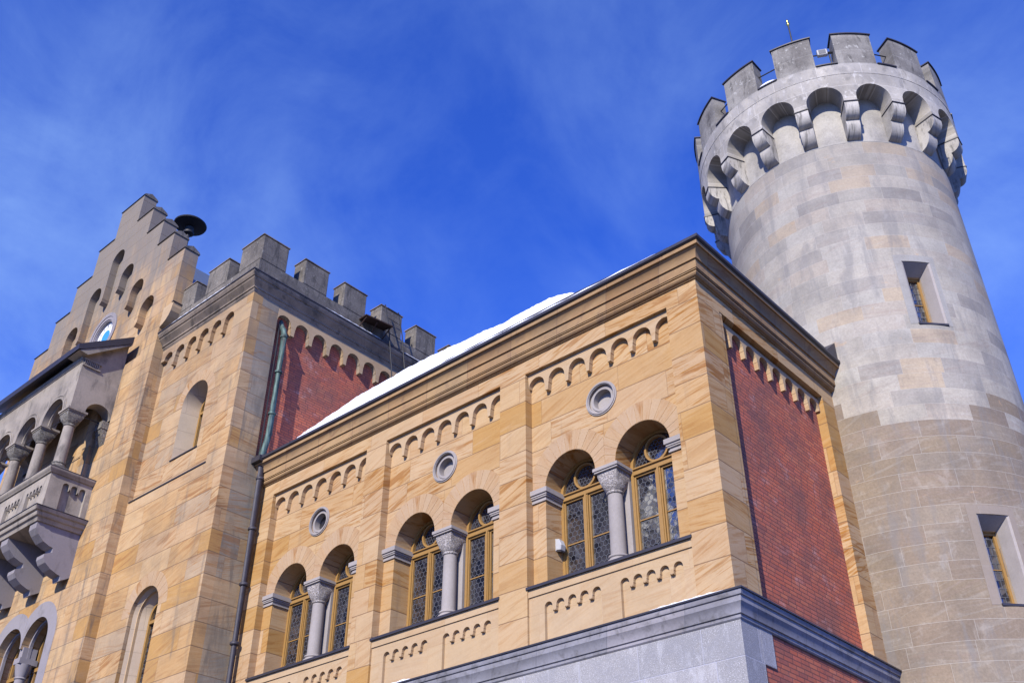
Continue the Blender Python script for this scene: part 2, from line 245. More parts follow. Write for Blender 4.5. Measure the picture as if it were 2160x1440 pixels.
# ------------------------------------------------------------------ mesh helpers
class MB:
    def __init__(s): s.v = []; s.f = []
    def add(s, vs, fs):
        b = len(s.v); s.v += [tuple(q) for q in vs]; s.f += [tuple(i + b for i in f) for f in fs]; return s
    def box(s, x0, x1, y0, y1, z0, z1, f=None):
        vs = [(x, y, z) for x in (x0, x1) for y in (y0, y1) for z in (z0, z1)]
        if f: vs = [f(*q) for q in vs]
        return s.add(vs, [(0, 1, 3, 2), (4, 6, 7, 5), (0, 4, 5, 1), (2, 3, 7, 6), (0, 2, 6, 4), (1, 5, 7, 3)])
    def plate(s, outer, holes, d0, d1, f):
        loops = [outer] + list(holes); flat = [q for l in loops for q in l]
        tris = tessellate_polygon([[Vector((q[0], q[1], 0)) for q in l] for l in loops]); n = len(flat)
        vs = [f(u, v, d0) for u, v in flat] + [f(u, v, d1) for u, v in flat]
        fs = [tuple(t) for t in tris] + [tuple(i + n for i in reversed(t)) for t in tris]
        b = 0
        for l in loops:
            k = len(l)
            for i in range(k):
                j = (i + 1) % k; fs.append((b + i, b + j, b + j + n, b + i + n))
            b += k
        return s.add(vs, fs)
    def sweep(s, prof, path, f=None):
        # path: list of (x, y, mx, my): position = (x + p*mx, y + p*my, z); closed profile
        n = len(prof); vs = []
        for (x, y, mx, my) in path:
            for p, z in prof: vs.append((x + p * mx, y + p * my, z))
        fs = []
        for i in range(len(path) - 1):
            for j in range(n):
                k = (j + 1) % n; fs.append((i * n + j, i * n + k, (i + 1) * n + k, (i + 1) * n + j))
        fs.append(tuple(range(n))); fs.append(tuple(reversed(range((len(path) - 1) * n, len(path) * n))))
        return s.add(vs, fs)
    def extr(s, prof, a, b, f):
        # closed profile (p, q) extruded along t from a to b; f(p, q, t)
        n = len(prof); vs = [f(p, q, a) for p, q in prof] + [f(p, q, b) for p, q in prof]
        tr = tessellate_polygon([[Vector((p, q, 0)) for p, q in prof]])
        fs = [tuple(t) for t in tr] + [tuple(i + n for i in reversed(t)) for t in tr] + [(i, (i + 1) % n, (i + 1) % n + n, i + n) for i in range(n)]
        return s.add(vs, fs)
    def lathe(s, prof, cx, cy, n=24, f=None):
        vs = []; m = len(prof)
        for r, z in prof:
            for k in range(n):
                a = 2 * PI * k / n; vs.append((cx + r * math.cos(a), cy + r * math.sin(a), z))
        fs = [(i * n + k, i * n + (k + 1) % n, (i + 1) * n + (k + 1) % n, (i + 1) * n + k) for i in range(m - 1) for k in range(n)]
        fs.append(tuple(reversed(range(n)))); fs.append(tuple(range((m - 1) * n, m * n)))
        return s.add(vs, fs)
    def tube(s, pts, r, n=8):
        pts = [Vector(p) for p in pts]; rings = []
        for i, p in enumerate(pts):
            d = (pts[min(i + 1, len(pts) - 1)] - pts[max(i - 1, 0)]).normalized()
            a = d.cross(Vector((0, 0, 1)));
            if a.length < 1e-3: a = Vector((1, 0, 0))
            a.normalize(); b = d.cross(a).normalized(); rr = r[i] if isinstance(r, (list, tuple)) else r
            rings.append([p + (a * math.cos(2 * PI * k / n) + b * math.sin(2 * PI * k / n)) * rr for k in range(n)])
        vs = [q for R in rings for q in R]; m = len(rings)
        fs = [(i * n + k, i * n + (k + 1) % n, (i + 1) * n + (k + 1) % n, (i + 1) * n + k) for i in range(m - 1) for k in range(n)]
        fs.append(tuple(reversed(range(n)))); fs.append(tuple(range((m - 1) * n, m * n)))
        return s.add(vs, fs)
    def ring(s, us, zb, zt, r0, r1, c=TC):
        # curved wall strips: angle samples us (radians), bottom zb[i][0..1] per segment so jumps stay vertical, faces at radius r0 (outer) and r1 (inner)
        vs = []; fs = []
        for i in range(len(us) - 1):
            b = len(vs)
            for u, z in ((us[i], zb[i][0]), (us[i + 1], zb[i][1])):
                for r in (r0, r1):
                    x, y = c[0] + r * math.cos(u), c[1] + r * math.sin(u); vs += [(x, y, z), (x, y, zt)]
            # order: u0:(r0 zb, r0 zt, r1 zb, r1 zt), u1: same
            fs += [(b, b + 4, b + 5, b + 1), (b + 2, b + 3, b + 7, b + 6), (b + 1, b + 5, b + 7, b + 3), (b, b + 2, b + 6, b + 4)]
            if i == 0 or abs(zb[i - 1][1] - zb[i][0]) > 1e-6: fs.append((b, b + 1, b + 3, b + 2))
            if i == len(us) - 2 or abs(zb[i + 1][0] - zb[i][1]) > 1e-6: fs.append((b + 4, b + 6, b + 7, b + 5))
        return s.add(vs, fs)
    def build(s, name, mat, parent=None, smooth=0, bevel=0.0, merge=True):
        import bmesh
        me = bpy.data.meshes.new(name); bm = bmesh.new(); bv = [bm.verts.new(q) for q in s.v]
        for f in s.f:
            try: bm.faces.new([bv[i] for i in f])
            except ValueError: pass
        if merge: bmesh.ops.remove_doubles(bm, verts=bm.verts, dist=1e-5)
        bmesh.ops.recalc_face_normals(bm, faces=bm.faces)
        o0 = Vector((0, 0, 0))
        if parent is not None: o0 = Vector(parent['_w'])
        bm.transform(Matrix.Translation(-o0)); bm.to_mesh(me); bm.free()
        me.materials.append(mat)
        o = bpy.data.objects.new(name, me); COL.objects.link(o); o['_w'] = tuple(o0)
        if parent is not None: o.parent = parent
        if smooth:
            for p in me.polygons: p.use_smooth = True
            try: me.set_sharp_from_angle(angle=math.radians(smooth))
            except Exception: pass
        if bevel:
            b = o.modifiers.new('edge', 'BEVEL'); b.width = bevel; b.segments = 1; b.limit_method = 'ANGLE'; b.angle_limit = math.radians(50)
        return o
def recentre(o, p):
    d = Vector(p) - Vector(o['_w']); o.data.transform(Matrix.Translation(-d)); o.location = d; return o
def tag(o, label=None, cat=None, group=None, kind=None):
    if label: o['label'] = label
    if cat: o['category'] = cat
    if group: o['group'] = group
    if kind: o['kind'] = kind
    return o
def thing(name, loc, label, cat, group=None):
    o = bpy.data.objects.new(name, None); COL.objects.link(o); o.location = loc; o['_w'] = tuple(loc); return tag(o, label, cat, group)
def solo(mb, name, mat, label, cat, group=None, loc=None, **k):
    o = mb.build(name, mat, None, **k)
    if loc:
        o.data.transform(Matrix.Translation(-Vector(loc))); o.location = loc
    return tag(o, label, cat, group)
def copy_tree(o, parent, d):
    # every part keeps its geometry in its own local frame, offset from its parent
    c = o.copy(); COL.objects.link(c); c.parent = parent
    for ch in list(o.children): copy_tree(ch, c, None)
    if d is not None: c.location = Vector(o.location) + Vector(d)
    return c
def arc(cx, cz, r, a0, a1, n=16):
    return [(cx + r * math.cos(math.radians(a0 + (a1 - a0) * i / n)), cz + r * math.sin(math.radians(a0 + (a1 - a0) * i / n))) for i in range(n + 1)]
def rect(u0, u1, v0, v1): return [(u0, v0), (u1, v0), (u1, v1), (u0, v1)]
def circ(cx, cz, r, n=32): return [(cx + r * math.cos(2 * PI * i / n), cz + r * math.sin(2 * PI * i / n)) for i in range(n)]
def frieze_edge(c0, pitch, n, r, zs, zc, cw=None, ct=.55, first=None, last=None):
    """lower edge of an arched corbel frieze, u increasing: arches n from centre c0, spring zs, corbel bottoms zc; list of (u, v)"""
    e = []
    for i in range(n):
        c = c0 + i * pitch
        e += arc(c, zs, r, 180, 0, 10)
        if i < n - 1:
            a, b = c + r, c + pitch - r; m = (a + b) / 2; hw = (b - a) / 2
            e += [(a, zs - .03), (m - hw * .86, zs - .035), (m - hw * .78, zs - .10), (m - hw * ct, zc + .02), (m - hw * ct, zc), (m + hw * ct, zc), (m + hw * ct, zc + .02), (m + hw * .78, zs - .10), (m + hw * .86, zs - .035), (b, zs - .03)]
    return e

FA = lambda u, v, d: (u, d, v)
FB = lambda u, v, d: (-d, u, v)
# ================================================================== ground
g = MB().add([(-400, -400, 0), (400, -400, 0), (400, 400, 0), (-400, 400, 0)], [(0, 1, 2, 3)]).build('ground', m_ground); tag(g, kind='structure')

pal = thing('palace', (-53, -47, 0), 'tall pale palace across the courtyard, mirrored in the leaded windows', 'building')
pw = MB(); pw.box(-75, -35.5, -56, -40, 0, 36); pw.box(-42, -35, -46, -39.4, 0, 41); pw.build('wall', masonry('palace_limestone', [(.12, .11, .10), (.10, .095, .09)], .6, 1.6, 0), pal)
MB().extr([(-56.4, 36.0), (-39.6, 36.0), (-48, 45)], -75.2, -35.4, lambda p, q, t: (t, p, q)).build('roof', m_slate, pal)
for i in range(7):
    for j in range(5): MB().box(-72 + i * 4.6, -70.4 + i * 4.6, -39.98, -39.9, 3.5 + j * 5.6, 6.6 + j * 5.6).build('window', m_iron, pal)
# ================================================================== the wing with the three twin windows
wing = thing('castle_wing', (-6.5, 3.0, 0), 'sandstone castle wing with three pairs of arched windows and a red brick end wall', 'building')
LX = [-4.097, -8.212, -12.30]; PW = 3.433; X0 = -12.90; ZL, ZT = 7.30, 13.235
w = MB()
holes = []
for l in LX: holes.append(rect(l, l + PW, ZL + .001, 12.88))
# front layer: pilasters and band above
w.plate([(X0, 12.88), (X0, ZL)] + sum([[(l, ZL), (l, 12.88), (l + PW, 12.88), (l + PW, ZL)] for l in sorted(LX)], []) + [(0, ZL), (0, ZT), (X0, ZT)], [], 0, .19, FA)
# back layer with the window openings and roundels
back_holes = []
for l in LX:
    c1, c2, r, zs = l + .90, l + 2.53, .585, 10.30
    back_holes.append([(c1 - r, 8.36)] + arc(c1, zs, r, 180, 0, 22) + arc(c2, zs, r, 180, 0, 22) + [(c2 + r, 8.36)])
    back_holes.append(circ(l + 1.72, 11.70, .30))
w.plate(rect(X0, -.01, ZL, ZT), back_holes, .19, .85, FA)
wall = w.build('wall', m_sand, wing)
# arched frieze under the band and the apron below the sill
fz = MB(); ap = MB(); ap2 = MB()
for l in LX:
    e = frieze_edge(l + .225, .513, 7, .200, 12.56, 12.36, ct=.62)
    e = [(max(l + .0, min(u, l + PW)), v) for u, v in e]
    fz.plate([(l, 12.88)] + e + [(l + PW, 12.56), (l + PW, 12.88)], [], .082, .19, FA)
    # apron: band with two small friezes
    groups = [(l + .44, .262, 5), (l + 2.07, .262, 5)]
    out = [(l, 8.20), (l, ZL)]
    for c0, pt, n in groups:
        e = frieze_edge(c0, pt, n, .088, 7.955, 7.86, ct=.35)
        out += [(c0 - .088, ZL)] + e + [(c0 + pt * (n - 1) + .088, ZL)]
    out += [(l + PW, ZL), (l + PW, 8.20)]
    ap.plate(out, [], .05, .115, FA)
    ap.plate(rect(l, l + PW, ZL, 8.20), [], .115, .19, FA)
    ap.plate(rect(l, l + PW, 8.20, 8.335), [], .025, .19, FA)
fz.build('arched_frieze', m_sandS, wing); ap.build('apron', m_sandS, wing)
# voussoirs, 4 mm proud of the wall
for l in LX:
    mid = l + 1.715
    for ci, c in enumerate((l + .90, l + 2.53)):
        ks = 15; vo = MB()
        for k in range(ks):
            a0, a1 = 180 * k / ks + .35, 180 * (k + 1) / ks - .35
            pts = arc(c, 10.30, .589, a0, a1, 3) + list(reversed(arc(c, 10.30, .99, a0, a1, 3)))
            lo, hi = (l + .004, mid - .003) if ci == 0 else (mid + .003, l + PW - .004)
            pts = [(min(max(u, lo), hi), v) for u, v in pts]
            # drop degenerate
            area = sum(pts[i][0] * pts[(i + 1) % len(pts)][1] - pts[(i + 1) % len(pts)][0] * pts[i][1] for i in range(len(pts)))
            if abs(area) > .004: vo.plate(pts, [], .186, .20, FA)
        recentre(vo.build('arch_stones', m_vous, wing, merge=False), (c, 0, 10.30))
# end wall facing +x
b = MB()
b.plate([(.19, ZL), (.75, ZL), (.75, 12.88), (4.76, 12.88), (4.76, ZL), (5.9, ZL), (5.9, ZT), (.19, ZT)], [], 0, .19, FB)
b.build('end_wall', m_sand, wing)
b = MB(); e = frieze_edge(.98, .503, 8, .205, 12.545, 12.36, ct=.62)
b.plate([(.75, 12.82), (.75, 12.545)] + e + [(4.76, 12.545), (4.76, 12.82)], [], .095, .185, FB)
b.build('end_wall_frieze', m_sandS, wing)
MB().box(-.60, -.19, .19, 5.9, ZL, ZT).build('brick_panel', m_brick, wing)
# cornice
prof = [(-.3, 13.205), (.03, 13.205), (.03, 13.225), (.055, 13.225), (.085, 13.245), (.10, 13.275), (.095, 13.305), (.075, 13.32), (.115, 13.32), (.115, 13.345), (.13, 13.345), (.13, 13.53), (.165, 13.53), (.165, 13.56), (.172, 13.60), (.19, 13.655), (.22, 13.70), (.245, 13.72), (.245, 13.735), (.285, 13.735), (.285, 13.815), (-.3, 13.815)]
pth = lambda ye: [(X0, 0, 0, -1), (0, 0, 1, -1), (0, ye, 1, 0)]
MB().sweep(prof, pth(5.72)).build('cornice', m_sandC, wing, smooth=35)
gut = [(.0, 13.8155), (.30, 13.8155), (.335, 13.84), (.335, 13.90), (.28, 13.915), (.26, 13.88), (0, 13.90)]
MB().sweep(gut, pth(5.70)).build('gutter', m_dark, wing, smooth=30)
# roof: low slope, edge sheet
rf = MB()
rf.add([(X0, -.22, 13.905), (.22, -.22, 13.905), (.22, 5.6, 13.905), (X0, 5.6, 13.905), (X0, 3.2, 14.75), (-3.2, 3.2, 14.75)], [(0, 1, 5, 4), (1, 2, 5), (2, 3, 4, 5), (0, 4, 3), (0, 3, 2, 1)])
roof = rf.build('roof', m_dark, wing)
es = MB(); ev = []
for (ex, ey, mx_, my_, zz) in ((-7.0, 0, 0, -1, 13.99), (-6.2, 0, 0, -1, 14.09), (-2.6, 0, 0, -1, 14.11), (0, 0, 1, -1, 14.03), (0, 5.4, 1, 0, 13.99)):
    for p_, z_ in ((.08, 13.91), (.17, 13.91), (.175, zz), (.08, zz)): ev.append((ex + p_ * mx_, ey + p_ * my_, z_))
es.add(ev, [(i * 4 + j, i * 4 + (j + 1) % 4, i * 4 + 4 + (j + 1) % 4, i * 4 + 4 + j) for i in range(4) for j in range(4)] + [(0, 1, 2, 3), (19, 18, 17, 16)]); es.build('roof_edge_sheet', m_dark, wing)
MB().extr([(4.75, 13.92), (5.9, 13.92), (5.9, 14.45), (5.35, 14.42)], -.35, .30, lambda p, q, t: (t, p, q)).build('roof_upstand', m_dark, wing)
# snow lying on the roof edge
sp = [(-12.75, 13.92), (-12.3, 13.93), (-11.7, 13.95), (-10.96, 14.05), (-10.18, 14.20), (-9.17, 14.36), (-8.03, 14.39), (-7.2, 14.46), (-6.34, 14.49), (-5.33, 14.47), (-4.7, 14.40), (-4.37, 14.44), (-3.45, 14.44), (-3.1, 14.36), (-2.85, 14.28), (-2.65, 14.14), (-2.52, 13.99), (-2.45, 13.93)]
def lerp_sp(x):
    for (a, za), (c, zc) in zip(sp, sp[1:]):
        if a <= x <= c: return za + (zc - za) * (x - a) / (c - a)
    return 13.92
sn = MB(); nx = 150; ys = [-.285, -.29, -.27, -.22, -.14, -.03, .12, .4, .9, 1.6, 2.4]; hf = [0, .30, .58, .86, 1.02, 1.06, 1.05, 1.0, 1.0, 1.0, 1.0]
vsn = []; rr = random.Random(3)
for i in range(nx + 1):
    x = -12.75 + (12.75 - 2.45) * i / nx; edge = .20 * min(1, max(0, (x + 7.6) / 1.6))
    top = max(lerp_sp(x), 13.93) - 13.915; top += (.02 + .34 * edge) * min(1, top / .15)
    lump = rr.uniform(-.018, .018)
    wob = lump + .03 * math.sin(x * 3.1) + .02 * math.sin(x * 7.7 + 1) + .012 * math.sin(x * 17)
    for j, (yy, h) in enumerate(zip(ys, hf)):
        zb = 13.915 + max(0, yy + .22) * .24 * (1 if j > 6 else 0)
        vsn.append((x, yy + (edge if j < 7 else edge * .5) + (wob * .6 if j < 6 else 0), zb + top * h + rr.uniform(-.012, .012) * h + (wob * .5 if j > 2 else 0) * (h if top > .05 else 0)))
n2 = len(ys)
fsn = [(i * n2 + j, (i + 1) * n2 + j, (i + 1) * n2 + j + 1, i * n2 + j + 1) for i in range(nx) for j in range(n2 - 1)]
sn.add(vsn, fsn)
so = sn.build('roof_snow', m_snow, None, smooth=180, merge=False); tag(so, 'thick white snow lying along the eaves of the sandstone wing', 'snow', kind='stuff')
s2 = MB(); vv = []; ff = []
for i in range(61):
    x = -7.6 + 7.3 * i / 60; k = min(1, i / 8, (60 - i) / 6) * (.75 + .25 * math.sin(i * .9))
    vv += [(x, -.325, 13.912), (x, -.31, 13.912 + .04 * k), (x, -.25, 13.912 + .10 * k), (x, -.18, 13.912 + .125 * k)]
for i in range(60):
    for j in range(3): ff.append((i * 4 + j, i * 4 + 4 + j, i * 4 + 5 + j, i * 4 + 1 + j))
s2.add(vv, ff)
tag(s2.build('gutter_snow', m_snow, None, smooth=180, merge=False), 'thin strip of snow lying in the gutter of the sandstone wing', 'snow', kind='stuff')

# ledge and granite base
lp = [(-.2, 6.84), (.055, 6.84), (.075, 6.86), (.075, 6.905), (.10, 6.915), (.105, 6.95), (.13, 7.03), (.16, 7.07), (.162, 7.15), (.185, 7.16), (.20, 7.20), (.20, 7.235), (-.2, 7.235)]
MB().sweep(lp, [(X0, 0, 0, -1), (0, 0, 1, -1), (0, 5.75, 1, 0)]).build('ledge', m_ledge, wing, smooth=35)
lf = [(-.1, 7.24), (.225, 7.2355), (.225, 7.262), (0.0, 7.36), (-.1, 7.36)]
MB().sweep(lf, [(X0, 0, 0, -1), (0, 0, 1, -1), (0, 5.78, 1, 0)]).build('ledge_flashing', m_dark, wing)
gr = MB(); gr.box(X0, .05, -.05, .5, 0, 6.838)
for k in range(12):
    z1 = 6.838 - k * .60 + (.068 if k else 0); z0 = max(0, 6.31 - k * .60 + .0); z1 = 6.838 if k == 0 else 6.31 - (k - 1) * .6
    if z1 <= 0: break
    L = .86 if k % 2 == 0 else .52
    gr.box(-.3, .052, .5, L, max(0, z0), z1)
gr.build('granite_base', m_gran, wing)
MB().box(-.4, .03, .52, 5.75, 0, 6.836).build('lower_brick_wall', m_brick, wing)
MB().box(-12.6, -.6, .85, 5.5, 0, 13.2).build('inner_core', m_stucco, wing)
# sills
for l in LX:
    s = MB(); s.box(l - .0, l + PW, .0, .86, 8.337, 8.362); s.box(l - .02, l + PW + .02, -.022, .02, 8.335, 8.385)
    s.build('sill', m_dark, wing)
    MB().plate(rect(l - .035, l + PW + .035, 7.3, 7.42), [], -.05, -.004, FA) if False else None

# windows
def lead_quads(mb, x0, x1, z0, z1, y, R=.062, wd=.0105, clip=None):
    dx = R * math.sqrt(3); dz = 1.5 * R; rows = int((z1 - z0) / dz) + 2; cols = int((x1 - x0) / dx) + 2
    done = set()
    for r_ in range(rows):
        for c_ in range(cols):
            cxh = x0 + c_ * dx + (dx / 2 if r_ % 2 else 0); czh = z0 + r_ * dz
            for k in range(6):
                a0, a1 = math.radians(60 * k + 30), math.radians(60 * k + 90)
                p0 = (cxh + R * math.cos(a0), czh + R * math.sin(a0)); p1 = (cxh + R * math.cos(a1), czh + R * math.sin(a1))
                m = (round((p0[0] + p1[0]) / 2, 3), round((p0[1] + p1[1]) / 2, 3))
                if m in done: continue
                done.add(m)
                if not (x0 - .01 < m[0] < x1 + .01 and z0 - .01 < m[1] < z1 + .01): continue
                if clip and not clip(*m): continue
                d = Vector((p1[0] - p0[0], p1[1] - p0[1])).normalized(); n_ = Vector((-d[1], d[0])) * wd / 2
                mb.add([(p0[0] + n_[0], y, p0[1] + n_[1]), (p1[0] + n_[0], y, p1[1] + n_[1]), (p1[0] - n_[0], y, p1[1] - n_[1]), (p0[0] - n_[0], y, p0[1] - n_[1])], [(0, 1, 2, 3)])
def make_window(c, root, y=.70, r=.585, zb=8.362, zs=10.30):
    fr = MB(); f = FA
    fr.plate([(c - r, zb)] + arc(c, zs, r, 180, 0, 24) + [(c + r, zb)], [[(c - r + .06, zb + .06)] + arc(c, zs, r - .06, 180, 0, 24) + [(c + r - .06, zb + .06)]], y - .06, y + .02, f)
    fr.box(c - r + .06, c + r - .06, y - .075, y + .01, 10.155, 10.195); fr.box(c - r + .06, c + r - .06, y - .05, y + .01, 10.195, 10.265); fr.box(c - r + .06, c + r - .06, y - .085, y + .01, 10.265, 10.29)
    fr.box(c - .045, c + .045, y - .055, y + .012, zb + .06, 10.155); fr.box(c - .02, c + .02, y - .075, y - .055, zb + .06, 10.155)
    for a, b_ in ((c - r + .06, c - .055), (c + .055, c + r - .06)):
        fr.plate(rect(a, b_, zb + .06, 10.155), [rect(a + .028, b_ - .028, zb + .10, 10.12)], y - .035, y + .008, f)
        fr.box(a + .035, b_ - .035, y - .012, y + .004, 9.275, 9.295)
    fr.plate(circ(c, 10.545, .262), [circ(c, 10.545, .222)], y - .055, y + .008, f)
    fo = fr.build('window', m_ochre, root)
    pn = MB(); pn.plate([(c - r + .05, zb + .05)] + arc(c, zs, r - .05, 180, 0, 24) + [(c + r - .05, zb + .05)], [], y + .009, y + .014, f); pn.build('pane', m_glass, fo)
    ld = MB()
    for a, b_ in ((c - r + .095, c - .09), (c + .09, c + r - .095)):
        lead_quads(ld, a, b_, zb + .10, 10.12, y + .006)
    lead_quads(ld, c - r, c + r, 10.30, 10.83, y + .006, R=.045, wd=.009, clip=lambda u, v: (u - c) ** 2 + (v - zs) ** 2 < (r - .07) ** 2 and abs(math.hypot(u - c, v - 10.545) - .242) > .02)
    ld.build('leading', m_lead, fo, merge=False)
    return fo
def make_column(l, root):
    cx, cy = l + 1.715, .44
    base = MB(); base.box(cx - .235, cx + .235, cy - .235, cy + .235, 8.362, 8.47); base.lathe([(.23, 8.47), (.235, 8.50), (.21, 8.535), (.175, 8.55), (.17, 8.575), (.19, 8.595), (.185, 8.625), (.155, 8.64)], cx, cy, 28)
    sh = MB().lathe([(.143, 8.64), (.14, 9.2), (.136, 9.79)], cx, cy, 28).build('column', m_grey, root, smooth=60)
    base.build('base', m_grey, sh, smooth=40)
    cp = MB(); n = 32; rings = []
    for k, (rr, z, sq) in enumerate([(.138, 9.78, 0), (.160, 9.80, 0), (.160, 9.825, 0), (.150, 9.835, 0), (.175, 9.87, .1), (.196, 9.93, .3), (.208, 10.0, .5), (.214, 10.07, .75), (.216, 10.13, .95), (.216, 10.20, 1)]):
        ring = []
        for i in range(n):
            a = 2 * PI * i / n; ca, sa = math.cos(a), math.sin(a); s_ = 1 / max(abs(ca), abs(sa)); q = rr * ((1 - sq) + sq * s_)
            ring.append((cx + q * ca, cy + q * sa, z))
        rings.append(ring)
    cp.add([q for R_ in rings for q in R_], [(i * n + k, i * n + (k + 1) % n, (i + 1) * n + (k + 1) % n, (i + 1) * n + k) for i in range(len(rings) - 1) for k in range(n)] + [tuple(range(n)), tuple(range((len(rings) - 1) * n, len(rings) * n))])
    cp.build('capital', m_carve, sh, smooth=50)
    ab = MB(); ab.box(cx - .255, cx + .255, cy - .255, .86, 10.20, 10.235); ab.box(cx - .275, cx + .275, cy - .275, .86, 10.235, 10.296)
    ab.build('abacus', m_grey, sh)
    MB().box(cx - .20, cx + .20, .60, .86, 8.362, 10.199).build('pier', m_grey, sh)
    return sh
def make_impost(l, root):
    for s_, xe, xo in ((1, l, l + .315), (-1, l + PW, l + PW - .318)):
        m = MB()
        for z0, z1, e in ((10.05, 10.085, .03), (10.085, 10.13, .015), (10.13, 10.16, .045), (10.16, 10.20, .06), (10.20, 10.295, .085)):
            a, b_ = sorted((xe, xo + s_ * e)); m.box(a, b_, .19 - e, .66, z0, z1)
        m.build('impost', m_grey, root)
W0 = [make_window(LX[0] + .90, wing), make_window(LX[0] + 2.53, wing)]
C0 = make_column(LX[0], wing); make_impost(LX[0], wing)
for l in LX[1:]:
    d = (l - LX[0], 0, 0)
    for q in W0 + [C0]: copy_tree(q, wing, d)
    make_impost(l, wing)
# roundels
for i, l in enumerate(LX):
    c = (l + 1.72, 11.70); m = MB()
    m.plate(circ(*c, .355, 40), [circ(*c, .29, 40)], .168, .20, FA); m.plate(circ(*c, .33, 40), [circ(*c, .305, 40)], .15, .168, FA)
    m.plate(circ(*c, .298, 40), [circ(*c, .205, 40)], .23, .45, FA)
    m.plate(circ(*c, .25, 40), [circ(*c, .205, 40)], .212, .23, FA)
    ro = m.build('roundel', m_grey, wing)
    MB().plate(circ(*c, .206, 40), [], .36, .40, FA).build('roundel_back', m_grey if i < 2 else m_glass, ro)

sc = thing('wall_lamp', (-3.79, .50, 9.20), 'small white plastic lamp housing on the left jamb of the window pair nearest the corner', 'lamp')
MB().box(-3.79, -3.77, .44, .56, 9.13, 9.37).build('backplate', m_white, sc, bevel=.006)
MB().extr([(-3.77, 9.36), (-3.69, 9.34), (-3.64, 9.22), (-3.66, 9.12), (-3.77, 9.14)], .43, .57, lambda p, q, t: (p, t, q)).build('housing', m_white, sc, bevel=.01)
MB().extr([(-3.655, 9.115), (-3.76, 9.135), (-3.76, 9.115), (-3.66, 9.095)], .45, .55, lambda p, q, t: (p, t, q)).build('lens', m_dark, sc)

# snow on the ledge
def snow_strip(name, label, pts, hh=.05, wd=.14, n=24, nrm=(0, 1)):
    (xa, ya, za), (xb, yb, zb) = pts; v = []; f = []
    for i in range(n + 1):
        t = i / n; k = min(1, t * 6, (1 - t) * 6) * (.7 + .3 * math.sin(i * 1.7)); x, y, z = xa + (xb - xa) * t, ya + (yb - ya) * t, za + (zb - za) * t
        for (o, h) in ((0, 0), (.0, .6), (.25, 1), (.8, .9), (1, .1)): v.append((x + nrm[0] * wd * o, y + nrm[1] * wd * o, z + hh * h * k))
    for i in range(n):
        for j in range(4): f.append((i * 5 + j, i * 5 + 5 + j, i * 5 + 6 + j, i * 5 + 1 + j))
    o = MB().add(v, f).build(name, m_snow, None, smooth=180, merge=False); tag(o, label, 'snow', kind='stuff'); return o
snow_strip('ledge_snow', 'thin snow on the granite ledge left of the wing corner', ((-1.45, -.215, 7.265), (-.06, -.215, 7.265)), .035, .15)
snow_strip('ledge_snow', 'small snow patch on the granite ledge below the middle windows', ((-7.35, -.215, 7.265), (-6.75, -.215, 7.265)), .05, .14, 8)

# ================================================================== round tower
tower = thing('round_tower', (TC[0], TC[1], 0), 'round pale limestone tower with a battlemented crown on heavy corbels', 'tower')
def cylp(a, r, z): return (TC[0] + r * math.cos(a), TC[1] + r * math.sin(a), z)
WINS = [(-42.35, 14.51, 16.24), (-40.85, 8.26, 10.05)]; HWo = .335; HWi = .20
def cyl_grid(rad, z0, z1, holes):
    da = math.radians(2.5); N = 144; aset = [-PI + i * da for i in range(N + 1)]; zset = [z0, z1]
    for a0, a1, za, zb in holes: aset += [a0, a1]; zset += [za, zb]
    aset = sorted(set(round(a, 6) for a in aset)); zset = sorted(set(zset)); mb = MB()
    idx = {}
    for i, a in enumerate(aset):
        for j, z in enumerate(zset): idx[i, j] = len(mb.v); mb.v.append(cylp(a, rad, z))
    for i in range(len(aset) - 1):
        for j in range(len(zset) - 1):
            am, zm = (aset[i] + aset[i + 1]) / 2, (zset[j] + zset[j + 1]) / 2
            if any(h[0] < am < h[1] and h[2] < zm < h[3] for h in holes): continue
            mb.f.append((idx[i, j], idx[i + 1, j], idx[i + 1, j + 1], idx[i, j + 1]))
    return mb
hl = []
for ac, za, zb in WINS:
    h = HWo / TR; a = math.radians(ac); hl.append((a - h, a + h, za, zb))
tw = cyl_grid(TR, 0, 21.6, hl)
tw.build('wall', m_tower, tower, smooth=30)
m_neck = masonry('neck_limestone', [(.50, .475, .43), (.53, .50, .45), (.48, .455, .42)], .5, 1.4, 20.05, 'cyl', TR, mortar=(.36, .33, .3), mw=.004, grime=.5, fine=.3, gain=.74, stains=(((.2, .19, .18), .4, 3.5, 1.0, .52, .66),))
MB().ring([math.radians(5 * k) for k in range(73)], [(20.02, 20.02)] * 72, 21.6, TR + .006, TR - .05).build('neck', m_neck, tower, smooth=30)
